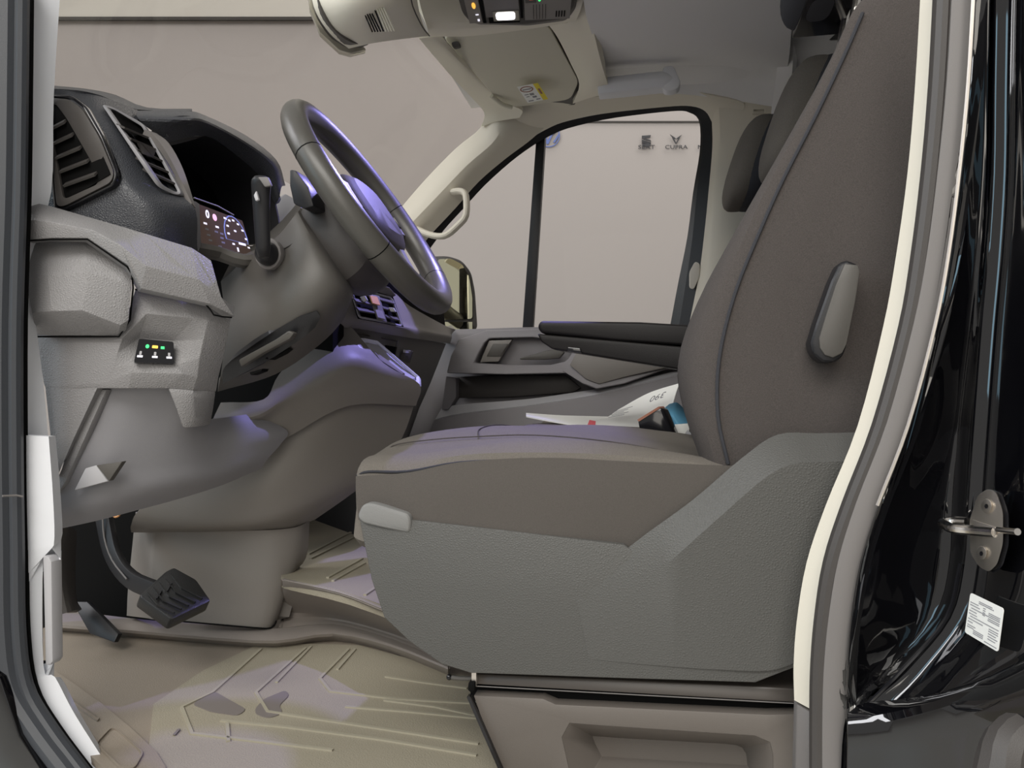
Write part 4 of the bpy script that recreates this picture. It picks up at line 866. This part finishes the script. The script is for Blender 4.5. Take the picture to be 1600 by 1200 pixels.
for s in (-1, 1):
    sp_ = patch('spoke', [[W(s * .06, -.03, .004), W(s * .11, -.032, .0), W(s * .15, -.028, -.003), W(s * (R - .004), -.026, -.004)], [W(s * .06, .02, .004), W(s * .11, .015, .0), W(s * .15, .010, -.003), W(s * (R - .004), .006, -.004)]], 'smooth_plastic', sw_, res=3, thick=.014, away=n_)
    for k in range(3):
        prism('spoke_button', [W(s * (.09 + k * .018), -.018, .004), W(s * (.103 + k * .018), -.018, .003), W(s * (.103 + k * .018), .004, .003), W(s * (.09 + k * .018), .004, .004)], 'gloss_dark', sp_, off=-n_ * .004, bevel=.001)
for s in (-1, 1): patch('lower_spoke', [[W(s * .02, .06, .0), W(s * .045, .06, .0)], [W(s * .022, .12, -.004), W(s * .04, .12, -.004)], [W(s * .03, R - .004, -.004), W(s * .05, R - .008, -.004)]], 'smooth_plastic', sw_, res=3, thick=.012, away=n_)
hb = loft('hub_shell', [wsec(.068, -.045, .08, -.022), wsec(.08, -.06, .105, -.05), wsec(.08, -.058, .108, -.085), wsec(.074, -.048, .098, -.105)], 'hub', sc_, res=3, ring_res=2)
prism('wheel_switch_box', [P(452, 264, 1.08), P(462, 266, 1.08), P(482, 292, 1.08), P(490, 322, 1.08), P(475, 326, 1.08), P(458, 318, 1.08), P(452, 290, 1.08)], 'dark_plastic', sc_, off=(.0, .05, 0), bevel=.003)

# ================================================================ BRAKE PEDAL
bk = thing('brake_pedal', P(250, 986, 1.15), 'black brake pedal with a scored rubber pad', 'pedal')
pd_ = [P(272, 886, 1.20), P(307, 905, 1.19), P(330, 938, 1.16), P(268, 968, 1.10), P(217, 931, 1.12), P(258, 893, 1.18)]
prism('pedal_pad', pd_, 'pedal_rubber', bk, off=(-.012, .006, -.02), bevel=.003, r=.006)
fp = Face(P(268, 890, 1.195), P(326, 936, 1.16), P(268, 964, 1.10), P(222, 930, 1.12), .001)
for i in range(5):
    v = .12 + i * .19
    bar('tread_bar', fp.at(.06, v, .001), fp.at(.5, min(.97, v + .12), .001), .0022, .003, 'pedal_rubber', bk, up=fp.n)
    bar('tread_bar', fp.at(.5, min(.97, v + .12), .001), fp.at(.94, v, .001), .0022, .003, 'pedal_rubber', bk, up=fp.n)
for v in (.3, .62): bar('tread_bar', fp.at(.25, v, .001), fp.at(.35, v + .25, .001), .002, .003, 'gloss_dark', bk, up=fp.n)
sweep('pedal_arm', [P(158, 770, 1.26), P(165, 820, 1.25), P(178, 870, 1.23), P(205, 905, 1.2), P(250, 925, 1.17)], box2(.03, .014), 'dark_plastic', bk, res=4, up=(0, 1, 0), bevel=.002)
sweep('pedal_spring_edge', [P(160, 800, 1.24), P(163, 840, 1.235), P(175, 875, 1.22), P(198, 905, 1.19)], circ(.0015, n=6), 'rubber_light', bk, res=3, up=(0, 1, 0))
ap = thing('pedal_shadow', P(170, 1000, 1.3), 'thin black plate standing for the shadow low behind the brake pedal', 'pedal')
prism('shadow_plate', [P(112, 940, 1.30), P(136, 940, 1.30), P(185, 990, 1.26), P(178, 1004, 1.25), P(140, 990, 1.27)], 'dark_plastic', ap, off=(0, .012, -.004), bevel=.002)  # dark plate laid where the brake pedal casts its shadow

# ================================================================ DRIVER SEAT
ds = thing('driver_seat', P(900, 1060, 1.15), 'dark grey fabric driver seat nearest the open door', 'seat')
def Pz(p): return V3(p)
def sec(S, F, zt=0, zs=None, far=.50, fx=0, back=.21):
    S = P(S[0], S[1], .97); Fp = P(F[0], F[1], 1.05); zc = S.z
    X = lambda x, y, dz=0: Vector((x, y, zc + dz))
    fxx = Fp.x
    return [X(S.x + back, .99), X(S.x + back * .5, .972), S, X((S.x * .5 + fxx * .5) - .012, .992), X(fxx, 1.05), X(fxx + .012, 1.09, zt * .6), X(fxx + .035, 1.13, zt), X(fxx + .045, 1.21, zt), X(fxx + .035, 1.29, zt), X(fxx + .012, 1.33, zt * .6), X(fxx + .004, 1.37), X(S.x * .5 + fxx * .5, 1.43), X(S.x, 1.45), X(S.x + back, 1.43), X(S.x + back + .02, 1.2, zt)]
secs = [sec((1150, 770), (1105, 760)), sec((1138, 725), (1094, 715)), sec((1122, 650), (1070, 650)), sec((1124, 560), (1060, 560)), sec((1148, 460), (1090, 465)),
        sec((1188, 360), (1140, 370)), sec((1224, 280), (1185, 290)), sec((1275, 180), (1240, 190)), sec((1320, 85), (1296, 90), .01), sec((1350, 12), (1338, 14), .03), sec((1385, -25), (1378, -25), .05, back=.13), sec((1410, -35), (1408, -35), .06, back=.05)]
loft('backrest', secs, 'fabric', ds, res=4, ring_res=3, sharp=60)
def spts(off, Y=.97): return [P(x + off, y, Y) for x, y in ((1138, 725), (1122, 650), (1124, 560), (1148, 460), (1188, 360), (1224, 280), (1275, 180), (1320, 85), (1348, 20))]
sweep('seam_piping', spts(0, .9675), circ(.0022, n=6), 'fabric_dark', ds, res=4, up=(0, 1, 0))
# cushion
def csec(X, zs, zb, zc, zbot, ny=.96, fw=0):
    pts = [(ny + .01, zbot), (ny, (zbot + zs) / 2), (ny, zs), (ny + .03, (zs + zb) / 2 + .008), (ny + .065, zb), (ny + .11, zb * .4 + zc * .6 - .002), (ny + .17, zc), (ny + .24, zc + .002), (ny + .31, zc), (ny + .37, zb * .4 + zc * .6), (ny + .42, zb), (ny + .46, (zs + zb) / 2 + .008), (ny + .48, zs), (ny + .48, zbot), (ny + .24, zbot - .005)]
    return [Vector((X + (fw * math.sin((y - ny) / .48 * math.pi)), y, z)) for y, z in pts]
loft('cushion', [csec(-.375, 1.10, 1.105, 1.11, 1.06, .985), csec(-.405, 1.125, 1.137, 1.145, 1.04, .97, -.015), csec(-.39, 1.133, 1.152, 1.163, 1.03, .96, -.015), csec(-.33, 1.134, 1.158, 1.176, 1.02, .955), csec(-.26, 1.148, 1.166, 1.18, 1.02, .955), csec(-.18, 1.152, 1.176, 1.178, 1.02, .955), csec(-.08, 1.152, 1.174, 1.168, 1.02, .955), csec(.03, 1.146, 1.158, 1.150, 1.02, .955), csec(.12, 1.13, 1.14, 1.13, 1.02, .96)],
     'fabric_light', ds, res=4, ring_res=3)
sweep('seam_piping', [Vector((-.400, 1.075, 1.143)), Vector((-.39, 1.065, 1.160)), Vector((-.33, 1.06, 1.170)), Vector((-.26, 1.06, 1.1755)), Vector((-.18, 1.06, 1.1785)), Vector((-.08, 1.06, 1.1715)), Vector((.03, 1.06, 1.1545))], circ(.0009, n=6), 'fabric', ds, res=4, up=(0, 1, 0))
sweep('seam_piping', [Vector((-.26, 1.06, 1.1755)), Vector((-.275, 1.12, 1.181)), Vector((-.28, 1.195, 1.1825)), Vector((-.275, 1.27, 1.181)), Vector((-.26, 1.33, 1.1755))], circ(.0009, n=6), 'fabric', ds, res=4)
def yz(X, zs, ny=.955): return Vector((X, ny - .001, zs))
sweep('seam_piping', [yz(-.405, 1.127, .968), yz(-.385, 1.134, .96), yz(-.33, 1.136, .955), yz(-.26, 1.149), yz(-.18, 1.153), yz(-.08, 1.152), yz(.03, 1.146), yz(.07, 1.142)], circ(.0018, n=6), 'fabric_dark', ds, res=4, up=(0, 1, 0))
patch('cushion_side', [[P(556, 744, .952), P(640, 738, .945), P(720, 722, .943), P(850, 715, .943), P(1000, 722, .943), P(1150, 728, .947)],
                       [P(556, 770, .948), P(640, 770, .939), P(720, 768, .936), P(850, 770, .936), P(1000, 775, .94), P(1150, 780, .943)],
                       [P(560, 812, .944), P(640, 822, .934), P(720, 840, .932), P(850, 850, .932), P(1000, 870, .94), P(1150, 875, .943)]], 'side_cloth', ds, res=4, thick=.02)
# plastic skirt
sk_ = [(560, 806), (640, 812), (800, 830), (975, 851), (1020, 885), (1100, 835), (1180, 765), (1200, 745), (1235, 715), (1345, 712), (1345, 1000), (1250, 1040), (1180, 1067), (960, 1060), (735, 1052), (690, 1038), (640, 1003), (600, 965), (580, 905)]
prism('base_skirt', [P(x, y, .95 if x > 1050 and y < 900 else .93) for x, y in sk_], 'shield', ds, off=(0, .03, 0), bevel=.002, seg=3)
prism('base_body', [P(x, y, .95) for x, y in ((566, 812), (1000, 850), (1150, 760), (1250, 760), (1345, 1000), (1180, 1060), (740, 1050), (692, 1034), (604, 962), (584, 905))], 'shield', ds, off=(0, .44, 0), bevel=.01)
patch('skirt_shoulder', [[P(1360, 675, .95), P(1280, 677, .95), P(1215, 679, .95), P(1160, 715, .937), P(1080, 783, .935), P(985, 853, .932), P(900, 930, .930)],
                         [P(1360, 720, .906), P(1290, 722, .906), P(1240, 725, .906), P(1195, 747, .907), P(1120, 812, .909), P(1010, 910, .920), P(912, 992, .929)],
                         [P(1345, 1020, .926), P(1300, 1028, .926), P(1250, 1034, .926), P(1200, 1048, .926), P(1120, 1046, .927), P(1030, 1040, .9285), P(920, 1030, .9297)]], 'shield', ds, res=1, rc=4, thick=.01)
prism('release_handle', [P(563, 792, .925), P(572, 786, .925), P(584, 787, .925), P(638, 803, .925), P(642, 815, .925), P(640, 834, .928), P(600, 826, .925), P(566, 818, .925), P(557, 808, .925)], 'shield_light', ds, off=(0, .02, 0), bevel=.005, seg=3, r=.006)
# lumbar lever on the backrest side
lv = [(1312, 409), (1325, 406), (1342, 412), (1345, 422), (1338, 470), (1324, 540), (1318, 558), (1303, 568), (1285, 566), (1269, 553), (1266, 535), (1275, 505), (1298, 440)]
prism('recline_lever', [P(x, y, .935) for x, y in lv], 'dark_plastic', ds, off=(0, .035, 0), bevel=.006, seg=3)
lv2 = [(1320, 412), (1341, 414), (1344, 424), (1337, 470), (1323, 538), (1316, 552), (1302, 559), (1289, 555), (1281, 543), (1280, 528), (1290, 495), (1306, 445)]
prism('lever_face', [P(x, y, .932) for x, y in lv2], 'column', ds, off=(0, .01, 0), bevel=.0015)
ah = blob('headrest', (.25, 1.21, 1.905), (.13, .28, .20), 'fabric_dark', ds, e=3, shear=(.25, 0))
for y in (1.17, 1.25): tube('headrest_post', [Vector((.25, y, 1.68)), Vector((.272, y, 1.82))], .007, 'chrome', ds, up=(0, 1, 0))
prism('headrest_guide', [Vector((.20, 1.12, 1.806)), Vector((.27, 1.12, 1.806)), Vector((.27, 1.30, 1.806)), Vector((.20, 1.30, 1.806))], 'gloss_dark', ds, off=(0, 0, .01))
# folding armrest on the far side of the driver seat
ar = thing('armrest', P(1000, 560, 1.5), 'black padded folding armrest beside the driver seat', 'armrest')
YA = 1.46
prism('armrest_pad', [P(843, 501, YA), P(1000, 503, YA), P(1085, 508, YA), P(1085, 542, YA), P(1060, 539, YA), P(960, 532, YA), (846, 521, YA), P(839, 512, YA)], 'leather_dark', ar, off=(0, .085, 0), bevel=.008, seg=3)
prism('armrest_shell', [P(839, 521, YA + .002), P(846, 522, YA + .002), P(1060, 541, YA + .002), P(1085, 543, YA + .002), P(1085, 584, YA + .002), P(1060, 577, YA + .002), P(980, 564, YA + .002), P(900, 551, YA + .002), P(862, 545, YA + .002), P(846, 534, YA + .002)], 'leather_dark', ar, off=(0, .08, 0), bevel=.006, seg=3)
prism('release_button', [P(886, 542, YA - .004), P(907, 544, YA - .004), P(909, 552, YA - .004), P(886, 549, YA - .004)], 'gloss_dark', ar, off=(0, .02, 0))

# seat box below the seat
bx_ = thing('seat_box', P(990, 1200, 1.1), 'brown grey box under the driver seat with a recessed grip', 'box')
prism('mounting_rail', [P(735, 1053, .945), P(960, 1062, .945), P(1180, 1072, .945), P(1275, 1078, .945), P(1275, 1102, .94), P(1240, 1098, .94), P(736, 1069, .94)], 'rail', bx_, off=(0, .4, 0), bevel=.002)
prism('rail_gap', [P(735, 1070, .955), P(1275, 1098, .955), P(1275, 1125, .955), P(1240, 1118, .955), P(735, 1095, .955)], 'black', bx_, off=(0, .38, 0), bevel=0)
g_o = [P(x, y, .934) for x, y in ((890, 1130), (915, 1132), (940, 1134), (1150, 1148), (1180, 1150), (1203, 1160), (1208, 1180), (1208, 1250), (900, 1250), (878, 1152))]
b_o = [P(x, y, .935) for x, y in ((740, 1087), (848, 1092), (868, 1101), (1200, 1117), (1275, 1115), (1275, 1140), (1275, 1180), (1275, 1290), (815, 1290), (765, 1160))]
g_i = [P(x, y, .985) for x, y in ((925, 1150), (945, 1151), (965, 1153), (1130, 1162), (1150, 1164), (1160, 1168), (1166, 1178), (1168, 1196), (940, 1182), (930, 1162))]
ring('box_front', b_o, g_o, 'seat_box', bx_, off=(0, .02, 0), bevel=.002)
sweep('rail_edge', [P(742, 1072, .939), P(1000, 1086, .939), P(1240, 1099, .939)], circ(.0007, n=6), 'rubber_light', bx_, up=(0, 1, 0))
ring('grip_recess', g_o, g_i, 'seat_box', bx_, off=(0, .006, 0), bevel=.001)
prism('grip_panel', g_i, 'seat_box', bx_, off=(0, .01, 0), bevel=0)
prism('box_body', [P(x, y, 1.0) for x, y in ((745, 1095), (1275, 1120), (1275, 1290), (820, 1290))], 'rail', bx_, off=(0, .34, 0), bevel=0)
prism('box_hinge', [P(732, 1066, .93), P(742, 1066, .93), P(742, 1080, .93), P(736, 1084, .93), P(730, 1078, .93)], 'black', bx_, off=(0, .03, 0), bevel=.002)
bar('box_edge', P(733, 1086, .932), P(785, 1205, .932), .004, .01, 'gloss_dark', bx_, up=(0, 1, 0))
tube('seat_pin', [P(700, 1058, .95), P(720, 1060, .948), P(745, 1060, .945)], .003, 'column', bx_); blob('pin_head', P(702, 1058, .949), (.008, .008, .008), 'gloss_dark', bx_, e=2, nu=10, nv=8)
bar('pin_bracket', P(742, 1044, .94), P(742, 1070, .94), .006, .01, 'steel', bx_, up=(0, 1, 0))

# ================================================================ PASSENGER BENCH
pb = thing('passenger_bench', Vector((-.05, 1.9, .9)), 'dark grey two person passenger bench behind the driver seat', 'seat')
def bsec(X, z, bot): return [Vector((X, y, zz)) for y, zz in ((1.50, bot), (1.49, z - .02), (1.54, z), (1.7, z + .01), (1.85, z), (2.0, z + .01), (2.14, z), (2.19, z - .02), (2.18, bot), (1.85, bot))]
loft('bench_cushion', [bsec(-.28, 1.125, 1.07), bsec(-.31, 1.14, 1.05), bsec(-.28, 1.152, 1.03), bsec(-.1, 1.150, 1.03), bsec(.15, 1.135, 1.03)], 'fabric_light', pb, res=3, ring_res=3)
def bk2(z, x): return [Vector((xx, y, z)) for xx, y in ((x, 1.50), (x - .02, 1.6), (x, 1.69), (x - .02, 1.8), (x, 1.85), (x - .02, 1.95), (x, 2.1), (x + .02, 2.19), (x + .12, 2.18), (x + .12, 1.51))]
loft('bench_backrest', [bk2(1.14, .14), bk2(1.3, .15), bk2(1.5, .19), bk2(1.66, .25), bk2(1.70, .28)], 'fabric', pb, res=3, ring_res=2)
prism('bench_base', [Vector((-.26, 1.52, .89)), Vector((.2, 1.52, .89)), Vector((.2, 1.52, 1.04)), Vector((-.26, 1.52, 1.04))], 'shield', pb, off=(0, .64, 0), bevel=.01)
def hr(lab, c, grp):
    t = thing('headrest', (c[0], c[1], c[2] - .14), lab, 'headrest', grp) if False else None
for (c, s) in (((.295, 1.66, 1.785), (.13, .26, .24)), ((.245, 2.06, 1.815), (.125, .26, .23))):
    h = blob('headrest', c, s, 'fabric_dark', pb, e=2.6, shear=(.32, 0))
    f = blob('headrest_face', (c[0] - .032, c[1], c[2]), (s[0] * .8, s[1] * .96, s[2] * .985), 'fabric_light', h, e=2.8, shear=(.32, 0))
    for dy in (-.05, .05): tube('headrest_post', [Vector((c[0] - .03, c[1] + dy, 1.64)), Vector((c[0] - .02, c[1] + dy, 1.72))], .006, 'chrome', pb, up=(0, 1, 0))

# things lying on the bench
lf = thing('leaflet', P(960, 665, 1.68), 'white printed leaflet with one corner raised on the bench seat', 'paper')
patch('leaflet_sheet', [[P(966, 640, 1.78), P(1005, 618, 1.82), P(1030, 608, 1.82), P(1061, 599, 1.78)], [P(940, 655, 1.74), P(1000, 640, 1.75), P(1025, 634, 1.75), P(1052, 628, 1.72)], [P(880, 663, 1.66), P(950, 668, 1.66), P(1000, 676, 1.66), P(1040, 684, 1.66)]], 'paper', lf, res=4, thick=.0015)
f = Face(P(1010, 624, 1.74), P(1046, 611, 1.74), P(1036, 628, 1.72), P(1002, 638, 1.73), .003)
xd, yd = f.dirs(); text('lettering', '390', f.at(.95, .1, .006), -xd, -yd, .024, 'ink', lf, .0003)
ln = Face(P(950, 650, 1.72), P(1020, 628, 1.73), P(1003, 652, 1.70), P(940, 662, 1.68), .004)
for i in range(5): ln.tile('printed_line', .15 + .05 * (i % 2), .12 + i * .15, .6 - .07 * (i % 3), .16 + i * .15, 'ink', lf, th=.0003, l=.007)
sheet = patch('document', [[P(822, 645, 1.74), P(880, 649, 1.74), P(960, 651, 1.76)], [P(822, 650, 1.70), P(870, 659, 1.66), P(990, 678, 1.64)]], 'paper', None, res=3, thick=.003, label='white flat document under the raised leaflet, tip towards the dashboard', cat='paper')
red = patch('paper_tab', [[P(921, 656, 1.655), P(931, 658, 1.655)], [P(918, 664, 1.645), P(930, 665, 1.645)]], 'red', None, res=2, thick=.004, label='small red tab on the white document', cat='tab')
bu = thing('seat_belt_buckle', P(1025, 680, 1.49), 'black seat belt buckle with brown edge between the seats', 'buckle')
prism('buckle_body', [P(996, 657, 1.47), P(1030, 637, 1.47), P(1036, 640, 1.47), P(1055, 684, 1.47), P(1050, 690, 1.47), P(1000, 676, 1.47)], 'gloss_dark', bu, off=(.01, .03, 0), bevel=.003)
prism('buckle_edge', [P(995, 656, 1.475), P(1029, 635, 1.475), P(1031, 638, 1.468), P(998, 659, 1.468)], 'brown_edge', bu, off=(.01, .025, 0), bevel=.001)
cl = patch('glove', [[P(1046, 631, 1.60), P(1058, 629, 1.60), P(1070, 640, 1.60)], [P(1036, 642, 1.57), P(1052, 646, 1.55), P(1076, 655, 1.57)], [P(1048, 662, 1.55), P(1062, 664, 1.54), P(1082, 666, 1.56)]], 'blue_cloth', None, res=4, thick=.02, label='crumpled blue cloth behind the seat belt buckle', cat='cloth')
tg = prism('paper_bag', [P(1046, 664, 1.53), P(1078, 662, 1.53), P(1076, 684, 1.53), P(1060, 692, 1.53), P(1050, 688, 1.53)], 'paper', None, off=(0, .02, 0), bevel=.002, label='small white packet under the blue cloth', cat='packet')
bl = prism('belt_strap', [P(1062, 690, 1.50), P(1074, 672, 1.50), P(1110, 700, 1.50), P(1116, 712, 1.50)], 'sill_grey', None, off=(0, .004, 0), bevel=0, label='pale belt strap between the seats behind the white packet', cat='strap')

# ---------------------------------------------------------------- tidy
for o in list(bpy.data.objects):
    if 'o' in o.keys(): del o['o']
